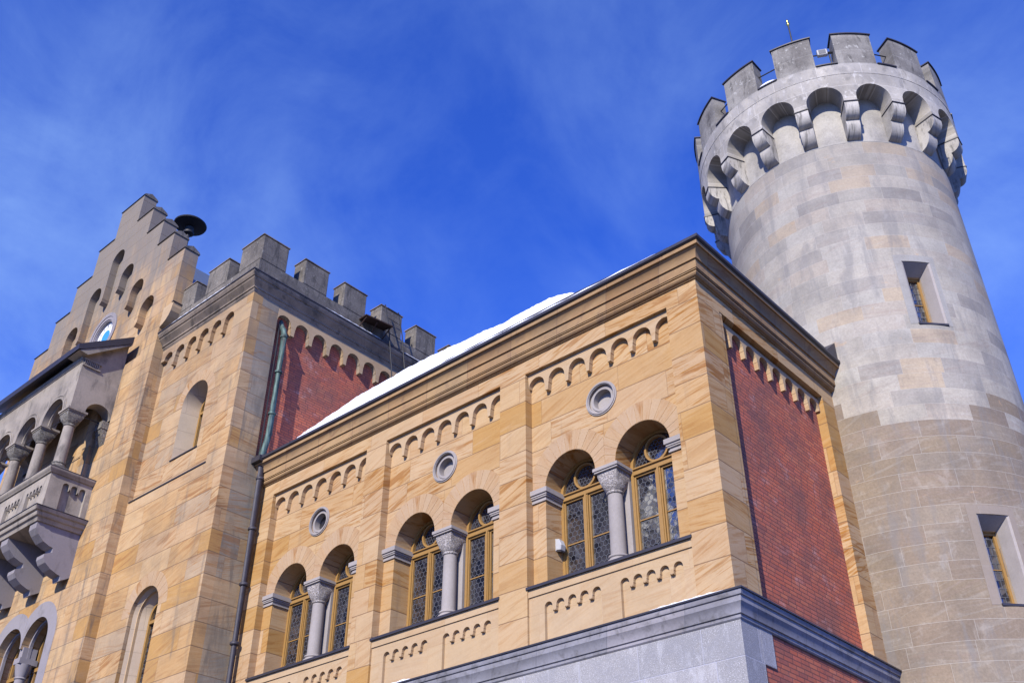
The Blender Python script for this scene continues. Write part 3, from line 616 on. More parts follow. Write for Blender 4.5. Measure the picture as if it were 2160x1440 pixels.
for wi, (ac, za, zb) in enumerate(WINS):
    a = math.radians(ac); er = Vector((math.cos(a), math.sin(a), 0)); et = Vector((-math.sin(a), math.cos(a), 0)); C0_ = Vector((TC[0], TC[1], 0))
    def F(t, r, z): q = C0_ + er * r + et * t; return (q.x, q.y, z)
    rv = MB(); h = HWo / TR; ro = TR
    o = [cylp(a - h, TR, za), cylp(a + h, TR, za), cylp(a + h, TR, zb), cylp(a - h, TR, zb)]
    m1 = [cylp(a - h * .88, TR - .03, za + .03), cylp(a + h * .88, TR - .03, za + .03), cylp(a + h * .88, TR - .03, zb - .02), cylp(a - h * .88, TR - .03, zb - .02)]
    rI = TR - .33
    q = [F(-HWi, rI, za + .06), F(HWi, rI, za + .06), F(HWi, rI, zb - .20), F(-HWi, rI, zb - .20)]
    rv.add(o + m1 + q, [(0, 1, 5, 4), (1, 2, 6, 5), (2, 3, 7, 6), (3, 0, 4, 7), (4, 5, 9, 8), (5, 6, 10, 9), (6, 7, 11, 10), (7, 4, 8, 11)])
    wo_ = rv.build('window', m_grey, tower)
    fr = MB(); fr.plate(rect(-HWi, HWi, za + .06, zb - .20), [rect(-HWi + .05, HWi - .05, za + .10, zb - .26)], rI - .12, rI - .07, lambda u, v, d: F(u, d, v))
    fr.box(-.19, .19, rI - .12, rI - .10, (za + zb) / 2 - .06, (za + zb) / 2 - .045, lambda x, y, z: F(x, y, z)); fr.build('frame', m_ochre, wo_)
    jb = MB(); jb.add([F(-HWi, rI, za + .06), F(HWi, rI, za + .06), F(HWi, rI, zb - .20), F(-HWi, rI, zb - .20), F(-HWi, rI - .12, za + .06), F(HWi, rI - .12, za + .06), F(HWi, rI - .12, zb - .20), F(-HWi, rI - .12, zb - .20)], [(0, 1, 5, 4), (1, 2, 6, 5), (2, 3, 7, 6), (3, 0, 4, 7)]); jb.build('reveal', m_stucco, wo_)
    MB().plate(rect(-HWi, HWi, za + .05, zb - .20), [], rI - .13, rI - .12, lambda u, v, d: F(u, d, v)).build('pane', m_glass, wo_)
    ld = MB()
    for k in range(9):
        z = za + .14 + k * .165
        if z < zb - .26: ld.box(-.15, .15, rI - .118, rI - .112, z, z + .012, lambda x, y, z: F(x, y, z))
        for xx in (-.05, .06): ld.box(xx, xx + .011, rI - .118, rI - .112, z, min(z + .165, zb - .26), lambda x, y, z: F(x + (.05 if k % 2 else 0), y, z))
    ld.build('leading', m_lead, wo_, merge=False)
    MB().box(-HWo * .98, HWo * 1.02, TR - .3, TR + .012, za - .02, za + .022, lambda x, y, z: F(x, y, z)).build('sill', m_dark, wo_)
    # flat dressed surround, 5 mm proud
    sr = MB()
    for (t0, t1, z0, z1) in ((-HWo - .17, -HWo, za, zb + .18), (-HWo, HWo + .02, zb, zb + .18), (HWo, HWo + .12, za - .02, zb + .18)):
        us = [a + (t0 + (t1 - t0) * k / 5) / TR for k in range(6)]; sr.ring(us, [(z0, z0)] * 5, z1, TR + .005, TR - .02)
    sr.build('surround', masonry('grey_surround_stone', [(.31, .295, .275), (.28, .27, .255)], 3, 3, mw=.001, mortar=(.4, .4, .4), grime=.4, fine=.2) if wi == 0 else masonry('tan_surround_stone', [(.25, .208, .175), (.245, .203, .165)], 3, 3, mw=.001, mortar=(.4, .4, .4), grime=.2), wo_)
# machicolation ring with arches between the corbels
NC = 18; A0 = -115.3; ha = math.radians(7.3); us = []; zb_ = []
ring = MB(); segs = []
for k in range(NC):
    ac = math.radians(A0 + 20 * k); nx_ = math.radians(A0 + 20 * (k + 1))
    hb = math.radians(10) - ha; a1 = ac + hb; a2 = nx_ - hb
    seg = [(ac - hb + (2 * hb) * i / 3, 20.92) for i in range(4)]
    for i in range(3): segs.append((seg[i][0], seg[i + 1][0], 20.92, 20.92))
    rr_ = ha * TR2; n_ = 14; pr = None
    for i in range(n_ + 1):
        th = PI - PI * i / n_; aa = (a1 + a2) / 2 + ha * math.cos(th); zz_ = 21.08 + rr_ * math.sin(th)
        if pr: segs.append((pr[0], aa, pr[1], zz_))
        pr = (aa, zz_)
us = [s_[0] for s_ in segs] + [segs[-1][1]]; zb_ = [(s_[2], s_[3]) for s_ in segs]
ring.ring(us, zb_, 22.29, TR2, TR - .05)
ring.build('crown_wall', m_towtop, tower, smooth=28)
ct = MB(); uu = [math.radians(5 * k) for k in range(73)]; ct.ring(uu, [(21.905, 21.905)] * 72, 21.925, TR2 + .012, TR2 - .02); ct.build('string_course', m_towtop, tower, smooth=30)
MB().lathe([(TR2 - .05, 22.10), (TR2 - .05, 22.2)], TC[0], TC[1], 72).build('roof_deck', m_dark, tower)
# corbels: one mesh, 18 copies turned about the tower's axis
cprof = [(2.86, 20.90), (3.455, 20.90), (3.46, 20.84), (3.455, 20.74), (3.42, 20.64), (3.35, 20.56), (3.27, 20.515), (3.20, 20.505), (3.215, 20.44), (3.20, 20.33), (3.15, 20.22), (3.07, 20.13), (2.97, 20.08), (2.86, 20.06)]
ci = MB().extr(cprof, -.165, .165, lambda p, q, t: (p, t, q))
cb0 = ci.build('corbel', m_corb, None, smooth=35); cb0.parent = tower; cb0.location = (0, 0, 0)
cap_ = MB().box(2.95, TR2 + .022, -.18, .18, 20.90, 20.925).build('corbel_flashing', m_dark, None); cap_.parent = cb0
for k in range(NC):
    o = cb0 if k == 0 else cb0.copy()
    if k:
        COL.objects.link(o); o.parent = tower; c2 = cap_.copy(); COL.objects.link(c2); c2.parent = o
    o.rotation_euler = (0, 0, math.radians(A0 + 20 * k))
# merlons
NM = 14; MA0 = -125.2; hm = math.radians(8.25); ml = None
def arcbox(mb, h, r0, r1, z0, z1, n=8):
    uu = [-h + 2 * h * i / n for i in range(n + 1)]; mb.ring(uu, [(z0, z0)] * n, z1, r1, r0, c=(0, 0)); return mb
ml = arcbox(MB(), hm, TR2 - .40, TR2 - .002, 22.28, 23.41).build('merlon', m_merl, None, smooth=30); ml.parent = tower
mc = arcbox(MB(), hm + .010, TR2 - .44, TR2 + .035, 23.41, 23.445).build('cap', m_dark, None); mc.parent = ml
hg = math.radians(360 / NM / 2) - hm
em = arcbox(MB(), hg - .004, TR2 - .42, TR2 + .035, 22.29, 22.325, 5).build('embrasure_sheet', m_dark, None); em.parent = tower
for k in range(NM):
    a = math.radians(MA0 + 360 / NM * k); ag = a + math.radians(180 / NM)
    if k == 0: o, e_ = ml, em
    else:
        o = ml.copy(); COL.objects.link(o); o.parent = tower; c2 = mc.copy(); COL.objects.link(c2); c2.parent = o
        e_ = em.copy(); COL.objects.link(e_); e_.parent = tower
    o.rotation_euler = (0, 0, a); e_.rotation_euler = (0, 0, ag)
    if k < 6 or k > 12:
        MB().tube([cylp(ag - hg - .03, TR2 - .22, 22.98), cylp(ag + hg + .03, TR2 - .22, 22.98)], .018, 6).build('guard_rail', m_iron, tower)
for k, lab in ((1, 'snow heap in the crown gap left of the merlon under the lightning rod'), (2, 'snow in the tower crown gap below the floodlight'), (0, 'thin snow in the leftmost gap of the tower crown')):
    a = math.radians(MA0 + 360 / NM * (k + .5)); v = []; f = []; n_ = 10; hgt = (.09, .20, .07)[k]
    for i in range(n_ + 1):
        t = i / n_; kk = math.sin(PI * t) ** .6 * hgt; aa = a - hg + 2 * hg * t * .999
        for (rr_, h_) in ((TR2 + .02, 0), (TR2 - .01, .5), (TR2 - .12, .95), (TR2 - .3, 1), (TR2 - .42, .1)): v.append(cylp(aa, rr_, 22.327 + kk * h_))
    for i in range(n_):
        for j in range(4): f.append((i * 5 + j, i * 5 + 5 + j, i * 5 + 6 + j, i * 5 + 1 + j))
    o = MB().add(v, f).build('embrasure_snow', m_snow, None, smooth=180, merge=False); tag(o, lab, 'snow', kind='stuff')
# lightning rod, floodlight
a = math.radians(-72.6); rx, ry = TC[0] + 2.85 * math.cos(a), TC[1] + 2.85 * math.sin(a)
rod = thing('lightning_rod', (rx, ry, 22.2), 'thin lightning rod with a gilded tip rising from the round tower', 'lightning rod')
MB().tube([(rx, ry, 22.1), (rx, ry, 24.85)], .022, 8).build('rod', m_iron, rod)
MB().lathe([(.01, 24.82), (.045, 24.87), (.05, 24.92), (.02, 24.97), (.035, 25.0), (.006, 25.12)], rx, ry, 12).build('tip', m_gold, rod, smooth=40)
a = math.radians(-61.0); P0 = Vector(cylp(a, TR2 - .18, 22.95)); fl = thing('floodlight', tuple(P0), 'small white floodlight on a bracket between two merlons of the round tower', 'lamp')
er = Vector((math.cos(a), math.sin(a), 0)); et = Vector((-math.sin(a), math.cos(a), 0))
def FL(x, y, z): q = P0 + et * x + er * y + Vector((0, 0, z)); return (q.x, q.y, q.z)
MB().box(-.13, .13, -.05, .06, -.09, .11, FL).build('housing', m_white, fl, bevel=.012)
MB().box(-.09, .09, .06, .068, -.06, .08, FL).build('lens', m_lead, fl)
MB().tube([FL(.13, 0, .02), FL(.32, -.02, .02)], .02, 6).build('bracket', m_iron, fl)
MB().tube([FL(.2, -.06, -.62), FL(.17, -.05, .05)], .018, 6).build('post', m_iron, fl)

# ================================================================== corner tower (square) left of the wing
TY = -1.17; TX = -12.90
ctw = thing('square_tower', (-15, 3, 0), 'square battlemented sandstone tower with a red brick side wall, left of the wing', 'tower')
FT = lambda u, v, d: (u, TY + d, v)
FS = lambda u, v, d: (TX - d, u, v)
XL = -17.36
m = MB()
e = frieze_edge(-16.96, .604, 6, .215, 18.385, 18.03, ct=.6)
hole = [(XL + .002, 13.83), (XL + .002, 18.385)] + [(max(u, XL + .002), v) for u, v in e] + [(-13.725, 13.83)]
def lancet(c, r, zb, zs, n=20): return [(c - r, zb)] + arc(c, zs, r, 180, 0, n) + [(c + r, zb)]
m.plate(rect(XL, TX, 0, 18.82), [hole, lancet(-15.30, .63, 7.0, 10.32)], 0, .12, FT)
m.plate(rect(XL, TX, 0, 18.82), [lancet(-15.15, .60, 14.61, 16.27), lancet(-15.30, .63, 7.0, 10.32)], .12, .32, FT)
m.build('front_wall', m_sandT, ctw)
MB().box(-17.30, -13.725, TY - .025, TY + .119, 13.80, 13.832).build('panel_sill', m_dark, ctw)
m = MB(); YE = 8.0; RC = .15
e = frieze_edge(-.065, .638, 12, .235, 18.325, 18.03, ct=.62)
m.plate([(TY + .32, 0), (-.30, 0), (-.30, 18.325)] + e + [(e[-1][0], 0), (YE, 0), (YE, 18.82), (TY + .32, 18.82)], [], 0, RC, FS)
m.box(TX - RC + .001, TX, -.2999, .06, 0, 13.80)
m.build('side_wall', m_sandTs, ctw)
MB().box(TX - .8, TX - RC, TY + .32, YE, 0, 18.8).build('brick_panel', m_brick, ctw)
# light frieze facing, 4 mm proud
m = MB(); m.plate([(-.30, 18.325)] + [(u, v) for u, v in e] + [(e[-1][0], 18.70), (-.30, 18.70)], [], -.004, .02, FS); m.build('frieze_facing', m_sandS, ctw)
# lancet windows
def lancet_window(c, r, zb, zs, y, root, splay, depth, mat):
    rv = MB(); o = lancet(c, r, zb, zs); i_ = lancet(c + .0, r - splay, zb + .02, zs); n = len(o)
    v = [(u, TY + y, z) for u, z in o] + [(u, TY + y + depth, z) for u, z in i_]
    rv.add(v, [(k, (k + 1) % n, (k + 1) % n + n, k + n) for k in range(n)])
    wo_ = rv.build('window', mat, root, smooth=40)
    fr = MB(); ri = r - splay
    fr.plate(lancet(c, ri, zb, zs), [lancet(c, ri - .07, zb + .07, zs)], y + depth - .02, y + depth + .05, FT); fr.box(c - ri + .06, c + ri - .06, TY + y + depth - .03, TY + y + depth + .04, zs - .12, zs - .04)
    fr.box(c - .03, c + .03, TY + y + depth - .02, TY + y + depth + .04, zb, zs - .12); fr.build('frame', m_ochre, wo_)
    MB().plate(lancet(c, ri - .03, zb + .02, zs), [], y + depth + .045, y + depth + .05, FT).build('pane', m_glass, wo_)
    ld = MB(); lead_quads(ld, c - ri + .07, c + ri - .07, zb + .08, zs + ri - .08, TY + y + depth + .04, R=.07, wd=.012, clip=lambda u, v: v < zs or (u - c) ** 2 + (v - zs) ** 2 < (ri - .09) ** 2); ld.build('leading', m_lead, wo_, merge=False)
    return wo_
w1 = lancet_window(-15.15, .60, 14.61, 16.27, .12, ctw, .13, .50, m_stucco)
MB().box(-15.78, -14.52, TY + .09, TY + .60, 14.585, 14.612).build('sill', m_dark, w1)
w2 = lancet_window(-15.30, .63, 7.0, 10.32, .10, ctw, .17, .36, m_stucco)
rb = MB(); rb.plate(lancet(-15.30, .635, 7.0, 10.32), [lancet(-15.30, .56, 7.0 - .01, 10.32)], .16, .24, FT) if False else None
o_ = lancet(-15.30, .63, 7.0, 10.32); i_ = lancet(-15.30, .555, 7.0, 10.32)
rb.plate([(-15.93, 7.0)] + arc(-15.30, 10.32, .63, 180, 0, 20) + [(-14.67, 7.0), (-14.745, 7.0)] + arc(-15.30, 10.32, .555, 0, 180, 20) + [(-15.855, 7.0)], [], .19, .27, FT); rb.build('moulding', m_sandS, w2)
for c, zs, r0, r1, y_ in ((-15.15, 16.27, .604, .92, .117), (-15.30, 10.32, .634, 1.0, -.004)):
    vo = MB()
    for k in range(11):
        a0, a1 = 180 * k / 11 + .5, 180 * (k + 1) / 11 - .5; vo.plate(arc(c, zs, r0, a0, a1, 3) + list(reversed(arc(c, zs, r1, a0, a1, 3))), [], y_, y_ + .02, FT)
    recentre(vo.build('arch_stones', m_vous, ctw, merge=False), (c, 0, zs))
# cornice and parapet
pr = [(-.3, 18.80), (0, 18.80), (.02, 18.83), (.04, 18.86), (.045, 18.90), (.075, 18.905), (.075, 18.95), (.11, 19.0), (.16, 19.05), (.20, 19.10), (.205, 19.14), (.235, 19.15), (.27, 19.21), (.29, 19.25), (.29, 19.29), (-.3, 19.29)]
pt = [(XL, TY, 0, -1), (TX, TY, 1, -1), (TX, YE, 1, 0)]
MB().sweep(pr, pt).build('cornice', m_greyc, ctw, smooth=30)
MB().sweep([(-.3, 19.29), (.315, 19.29), (.315, 19.318), (-.3, 19.36)], pt).build('cornice_flashing', m_dark, ctw)
pa = MB(); pa.box(XL, TX, TY, TY + .50, 19.33, 19.98); pa.box(TX - .52, TX, TY + .50, YE, 19.33, 19.98); pa.build('parapet', m_greyp, ctw)
def merlon(x0, x1, y0, y1):
    o = MB().box(x0, x1, y0, y1, 19.975, 20.87).build('merlon', m_greyp, ctw, bevel=.035)
    MB().box(x0 - .015, x1 + .015, y0 - .015, y1 + .015, 20.87, 20.895).build('cap', m_greyc, o)
merlon(TX - 1.05, TX + .004, TY - .004, TY + .91)
for x0, x1 in ((-15.6, -14.57), (-17.25, -16.22)): merlon(x0, x1, TY - .004, TY + .50)
for k in range(5): merlon(TX - .52, TX + .004, .333 + 1.508 * k, 1.25 + 1.508 * k)
MB().box(XL, TX - .6, TY + .4, YE, 18.7, 19.5).build('roof_deck', m_dark, ctw)
for (p, q, lab) in (((-12.59, 1.0, 19.33), (-12.59, 3.3, 19.33), 'thin snow line on the brick side cornice of the square tower, nearer part'), ((-12.59, 4.0, 19.33), (-12.59, 5.9, 19.33), 'thin snow line on the brick side cornice of the square tower, beyond the hoist')):
    snow_strip('cornice_snow', lab, (p, q), .035, .10, 30, nrm=(-1, 0))
snow_strip('cornice_snow', 'thin snow line on the front cornice of the square tower', ((-16.9, -1.475, 19.33), (-13.6, -1.475, 19.33)), .04, .12, 40)

# hoist platform and ladder on the tower parapet
ho = thing('hoist_platform', (-12.6, 3.0, 19.9), 'dark wooden platform on struts hanging out of the square tower battlements', 'platform')
MB().add([(-12.95, 2.55, 19.87), (-12.35, 2.35, 19.66), (-12.35, 3.45, 19.80), (-12.95, 3.55, 19.98), (-12.95, 2.55, 19.91), (-12.35, 2.35, 19.70), (-12.35, 3.45, 19.84), (-12.95, 3.55, 20.02)], [(0, 1, 2, 3), (4, 7, 6, 5), (0, 4, 5, 1), (1, 5, 6, 2), (2, 6, 7, 3), (3, 7, 4, 0)]).build('deck', m_wood, ho)
for p, q in (((-12.38, 2.42, 19.66), (-12.9, 2.42, 19.34)), ((-12.4, 2.85, 19.70), (-12.9, 2.95, 19.34)), ((-12.38, 3.38, 19.78), (-12.9, 3.38, 19.38))): MB().tube([p, q], .022, 6).build('strut', m_wood, ho)
la = thing('iron_ladder', (-12.55, 3.8, 18.1), 'rusty iron ladder fixed over the battlements beside the dark platform', 'ladder')
MB().tube([(-12.72, 3.36, 20.78), (-12.58, 3.46, 19.9), (-12.5, 3.62, 18.5), (-12.5, 3.75, 17.4)], .02, 6).build('rail', m_iron, la)
MB().tube([(-12.72, 3.92, 20.78), (-12.58, 4.02, 19.9), (-12.5, 4.15, 18.7)], .02, 6).build('rail', m_iron, la)
for z in (20.7, 20.3, 19.75, 19.35): MB().tube([(-12.66 + (20.3 - z) * .06, 3.42 + (20.9 - z) * .07, z), (-12.66 + (20.3 - z) * .06, 3.97 + (20.9 - z) * .07, z)], .010, 5).build('rung', m_iron, la)

# ================================================================== gatehouse with stepped gable and loggia
GY = -1.47; GC = -21.71
gate = thing('gatehouse', (GC, 2, 0), 'gatehouse front with a tall stepped gable, a clock and an arched stone loggia', 'building')
FG = lambda u, v, d: (u, GY + d, v)
zt = [27.13, 25.86, 24.69, 23.58, 22.41]; hx = [.75, 1.80, 2.84, 3.84, 4.80]
edge = 4.35
right = [(edge, 0), (edge, 19.75), (4.80, 20.3), (4.80, 22.41)]
out = [(GC + edge, 0), (GC + edge, 20.25), (GC + 4.80, 20.25), (GC + hx[4], zt[4])]
for i in (3, 2, 1, 0): out += [(GC + hx[i], zt[i + 1]), (GC + hx[i], zt[i])]
outl = [(2 * GC - u, v) for u, v in reversed(out)]
outline = out + outl
# raking blind arcade hole
ax = [GC + d for d in (-3.13, -2.09, -1.04, 0, 1.04, 2.09, 3.13)]; az_ = [21.32, 22.53, 23.73, 24.93, 23.73, 22.53, 21.32]; ar = .40
hole = [(ax[0] - ar, 18.9)]
for i in range(7):
    hole += arc(ax[i], az_[i] - ar, ar, 180, 0, 14)
    if i < 6:
        lo = min(az_[i], az_[i + 1]) - ar; bt = lo - .55; a_, b_ = ax[i] + ar, ax[i + 1] - ar
        hole += [(a_, bt + .25), (a_ + .02, bt + .12), ((a_ + b_) / 2, bt), (b_ - .02, bt + .12), (b_, bt + .25)]
hole += [(ax[6] + ar, 18.9)]
tw1, tw2, twr = GC + 1.50, GC + .02, .70
twin = [(tw2 - twr, 6.5)] + arc(tw2, 10.55, twr, 180, 0, 20) + arc(tw1, 10.55, twr, 180, 0, 20) + [(tw1 + twr, 6.5)]
m = MB(); m.plate(outline, [hole, twin], 0, .25, FG)
out2 = outline
m.plate(out2, [twin, circ(GC - .14, 21.45, .60)], .25, .50, FG)
m.build('wall', m_sandG, gate)
for i in range(5):
    a_, b_ = (hx[i - 1] if i else -hx[0]), hx[i]
    for s_ in ((1, -1) if i else (1,)):
        x0, x1 = sorted((GC + s_ * a_, GC + s_ * b_));  x0 -= .03 if (s_ < 0 or i == 0) else -.003; x1 += .03 if s_ > 0 else -.003
        cp = MB(); cp.extr([(GY - .04, zt[i]), (GY + .54, zt[i]), (GY + .50, zt[i] + .07), (GY + .25, zt[i] + .20), (GY, zt[i] + .07)], x0, x1, lambda p, q, t: (t, p, q)); cp.build('coping', m_greyp, gate)
for s_ in (1, -1):
    kn = MB(); kn.extr([(edge + .0, 20.249), (4.87, 20.249), (4.865, 20.10), (4.83, 19.95), (4.75, 19.80), (4.63, 19.67), (4.48, 19.58), (edge, 19.54)], GY - .01, GY + .50, lambda p, q, t: (GC + s_ * p, t, q)); kn.build('kneeler', m_sandS, gate)
for s_ in (1, -1): MB().box(*sorted((GC + s_ * 4.803, GC + s_ * 4.90)), GY - .03, GY + .52, 20.25, 20.275).build('kneeler_flashing', m_dark, gate)
# clock
ck = MB(); cc = (GC - .14, 21.45)
ck.plate(circ(*cc, .86, 40), [circ(*cc, .72, 40)], .215, .25, FG); ck.plate(circ(*cc, .72, 40), [circ(*cc, .60, 40)], .235, .251, FG); ck.plate(circ(*cc, .64, 40), [circ(*cc, .56, 40)], .26, .44, FG)
cko = ck.build('clock', m_lav, gate)
MB().plate(circ(*cc, .57, 40), [], .36, .37, FG).build('clock_face', m_face, cko)
MB().plate(circ(*cc, .25, 32), [], .352, .358, FG).build('clock_centre', m_blue, cko)
mk = MB()
for k in range(12):
    a = PI / 6 * k; ca, sa = math.sin(a), math.cos(a)
    for off in ((-.02, .02) if k % 3 else (-.035, 0, .035)):
        p0 = (cc[0] + ca * .36 + sa * off, cc[1] + sa * .36 - ca * off); p1 = (cc[0] + ca * .50 + sa * off, cc[1] + sa * .50 - ca * off); n_ = (sa * .008, -ca * .008)
        mk.add([(p0[0] + n_[0], GY + .357, p0[1] + n_[1]), (p1[0] + n_[0], GY + .357, p1[1] + n_[1]), (p1[0] - n_[0], GY + .357, p1[1] - n_[1]), (p0[0] - n_[0], GY + .357, p0[1] - n_[1])], [(0, 1, 2, 3)])
mk.build('clock_marks', m_iron, cko, merge=False)
# roof
MB().extr([(GC - 4.1, 20.0), (GC + 4.1, 20.0), (GC, 25.9)], GY + .5, 10.0, lambda p, q, t: (p, t, q)).build('roof', m_slate, gate)
MB().box(GC - 4.3, GC + 4.3, GY + 1.1, 10, 0, 20.0).build('inner_core', m_stucco, gate)
# twin arch window, lavender surround
m = MB()
for k, c in enumerate((tw2, tw1)):
    lo, hi = (c - 1.2, GC + .757) if k == 0 else (GC + .763, c + 1.2)
    pts = [(c - 1.12, 6.5)] + arc(c, 10.55, 1.12, 180, 0, 26) + [(c + 1.12, 6.5), (c + twr, 6.5)] + arc(c, 10.55, twr + .002, 0, 180, 20) + [(c - twr, 6.5)]
    pts = [(min(max(u, lo), hi), v) for u, v in pts]
    if k == 0: pts = [p for p in pts]
    inner = arc(c, 10.55, twr + .002, 0, 180, 20)
    top = arc(c, 10.55, 1.12, 180, 0, 26); top = [(min(max(u, lo), hi), v) for u, v in top]
    if k == 0: poly = [(lo + .08, 6.5)] + [(lo + .08, 10.55)] + top[1:] + [(hi, 10.55)] + inner + [(c - twr - .002, 6.5)]
    else: poly = [(lo, 10.55)] + top[1:-1] + [(c + 1.12, 10.55), (c + 1.12, 6.5), (c + twr + .002, 6.5)] + inner
    m.plate(poly, [], -.006, .02, FG)
tw_o = m.build('twin_window', m_lav, gate)
m = MB()
for c in (tw2, tw1):
    m.plate([(c - twr, 9.9)] + arc(c, 10.55, twr, 180, 0, 20) + [(c + twr, 9.9), (c + twr - .07, 9.9)] + arc(c, 10.55, twr - .07, 0, 180, 20) + [(c - twr + .07, 9.9)], [], .20, .28, FG)
m.build('moulding', m_lav, tw_o)
MB().plate(rect(GC - .9, GC + 2.4, 6.5, 11.5), [], .56, .60, FG).build('pane', m_glass, tw_o)
m = MB()
for c in (tw2, tw1): m.plate(lancet(c, twr - .02, 6.6, 10.55), [lancet(c, twr - .10, 6.7, 10.55)], .50, .56, FG); m.box(c - twr, c + twr, GY + .48, GY + .55, 10.0, 10.10)
m.build('frame', m_ochre, tw_o)
m = MB(); cxm = GC + .76; m.lathe([(.13, 6.5), (.13, 9.75), (.16, 9.78), (.14, 9.82), (.2, 10.05), (.22, 10.15)], cxm, GY + .22, 20); m.box(cxm - .17, cxm + .17, GY + .0, GY + .50, 10.15, 10.30); m.box(cxm - .10, cxm + .10, GY + .06, GY + .45, 10.30, 10.60); m.build('column', m_lav, tw_o, smooth=40)

# ---- loggia
LXR = -19.05; HALF = LXR - GC; LXL = GC - HALF; LY = -2.72
LP = 2 * HALF - .0
lg = MB()
# floor slab and ledge
def sweep3(prof, x0, x1, y, yb): return [(x0, yb, -1, 0), (x0, y, -1, -1), (x1, y, 1, -1), (x1, yb, 1, 0)]
lpath = sweep3(None, LXL, LXR, LY, GY)
fl_ = MB(); fl_.sweep([(-.05, 13.30), (.03, 13.30), (.05, 13.36), (.07, 13.40), (.12, 13.42), (.15, 13.48), (.155, 13.52), (.21, 13.54), (.24, 13.60), (.25, 13.63), (-.05, 13.64)], lpath); fl_.box(LXL - .0, LXR + .0, LY + .0, GY, 13.301, 13.639)
lgo = fl_.build('loggia', m_greyL, gate, smooth=30)
MB().sweep([(0, 13.641), (.265, 13.635), (.265, 13.655), (0, 13.72)], lpath).build('ledge_flashing', m_dark, lgo)
# rail walls
fronts = lambda u, v, d: (u, LY + d, v)
sides = lambda u, v, d: (LXR - d, u, v)
rl = MB(); rl.box(LXL + .10, LXR - .101, LY + .10, LY + .30, 13.641, 14.759); rl.box(LXR - .30, LXR - .10, LY + .3, GY, 13.64, 14.76); rl.box(LXL + .10, LXL + .30, LY + .3, GY, 13.64, 14.76)
pts = [(LXL, 14.76), (LXL, 13.64)]
gs = []
k0 = LXR - .50 - 4 * .19
for j in range(4):
    c0 = LXR - .45 - .74 - j * 1.27; gs.append(c0)
for c0 in sorted(gs):
    e = frieze_edge(c0, .19, 5, .062, 14.43, 14.36, ct=.4); pts += [(c0 - .062, 13.64)] + e + [(c0 + .19 * 4 + .062, 13.64)]
pts += [(LXR, 13.64), (LXR, 14.76)]
rl.plate(pts, [], 0, .10, fronts)
e = frieze_edge(LY + .50, .25, 3, .095, 14.50, 14.44, ct=.3)
rl.plate([(LY + .10, 13.64), (LY + .405, 13.64)] + e + [(LY + .50 + .5 + .095, 13.64), (GY, 13.64), (GY, 14.76), (LY + .10, 14.76)], [], 0, .10, sides)
rl.build('parapet', m_greyL, lgo)
MB().sweep([(-.30, 14.76), (.04, 14.76), (.06, 14.80), (.10, 14.83), (.12, 14.87), (.12, 14.905), (-.30, 14.93)], lpath).build('parapet_cap', m_greyL, lgo, smooth=30)
MB().sweep([(-.30, 14.935), (.13, 14.907), (.13, 14.92), (-.30, 14.95)], lpath).build('cap_flashing', m_dark, lgo)
# brackets
bp_ = [(GY, 13.30), (LY + .01, 13.30), (LY + .015, 13.12), (LY + .12, 12.98), (LY + .30, 12.82), (LY + .50, 12.74), (LY + .60, 12.725), (LY + .62, 12.60), (LY + .42, 12.50), (LY + .42, 12.40), (LY + .50, 12.28), (LY + .68, 12.15), (LY + .88, 12.07), (LY + .98, 12.05), (LY + 1.02, 11.93), (GY, 12.06)]
br0 = MB().extr(bp_, LXR - .02 - .40, LXR - .02, lambda p, q, t: (t, p, q)).build('bracket', m_lav, lgo)
for k in (1, 2, 3):
    o = br0.copy(); COL.objects.link(o); o.parent = lgo; o.location = (-1.62 * k, 0, 0)
# arcade wall
nb = 3; cw = .50; pit = (2 * HALF - cw) / nb; rA = (pit - .42) / 2
cols = [LXL + cw / 2 + pit * k for k in range(nb + 1)]
ow = MB(); pts = [(LXL, 18.60), (LXL, 16.86)]
for k in range(nb):
    c = (cols[k] + cols[k + 1]) / 2; pts += arc(c, 16.90, rA, 180, 0, 22)
pts += [(LXR, 16.86), (LXR, 18.60)]
ow.plate(pts, [], 0, .42, fronts)
ycs = (LY + .42 + GY) / 2 + .02; rS = .40
sp_ = [(LY + .42, 18.60), (LY + .42, 16.86)] + arc(ycs, 16.90, rS, 180, 0, 18) + [(GY, 16.86), (GY, 18.60)]
ow.plate(sp_, [], 0, .42, sides)
ow.plate([(u, v) for u, v in sp_], [], 0, .42, lambda u, v, d: (LXL + d, u, v))
# gable-like side wall up to the lean-to roof
ow.extr([(LY + .02, 18.60), (GY, 18.60), (GY, 19.55)], LXR - .42, LXR, lambda p, q, t: (t, p, q))
ow.build('arcade_wall', m_greyL, lgo, smooth=20)
mo = MB()
for k in range(nb):
    c = (cols[k] + cols[k + 1]) / 2
    for r0, r1, d0 in ((rA, rA + .06, -.03), (rA + .10, rA + .14, -.02)):
        pts = arc(c, 16.90, r1, 180, 0, 22) + arc(c, 16.90, r0, 0, 180, 22); mo.plate(pts, [], d0, .01, fronts)
    pts = arc(c, 16.90, rA - .002, 180, 0, 22) + arc(c, 16.90, rA - .05, 0, 180, 22); mo.plate(pts, [], .16, .24, fronts)
mo.build('arch_moulding', m_greyL, lgo, smooth=20)
MB().sweep([(0, 18.42), (.03, 18.44), (.03, 18.47), (.06, 18.50), (.06, 18.60), (0, 18.60)], [(LXL, LY, 0, -1), (LXR, LY, 0, -1)]).build('cornice', m_greyL, lgo)
de = MB()
for k in range(9): de.box(LXR, LXR + .05, LY + .03 + k * .055, LY + .06 + k * .055, 18.36, 18.50)
de.box(LXR, LXR + .06, LY + .0, LY + .56, 18.505, 18.54); de.box(LXR, LXR + .05, LY + .0, LY + .56, 18.30, 18.345)
de.build('dentils', m_greyL, lgo)
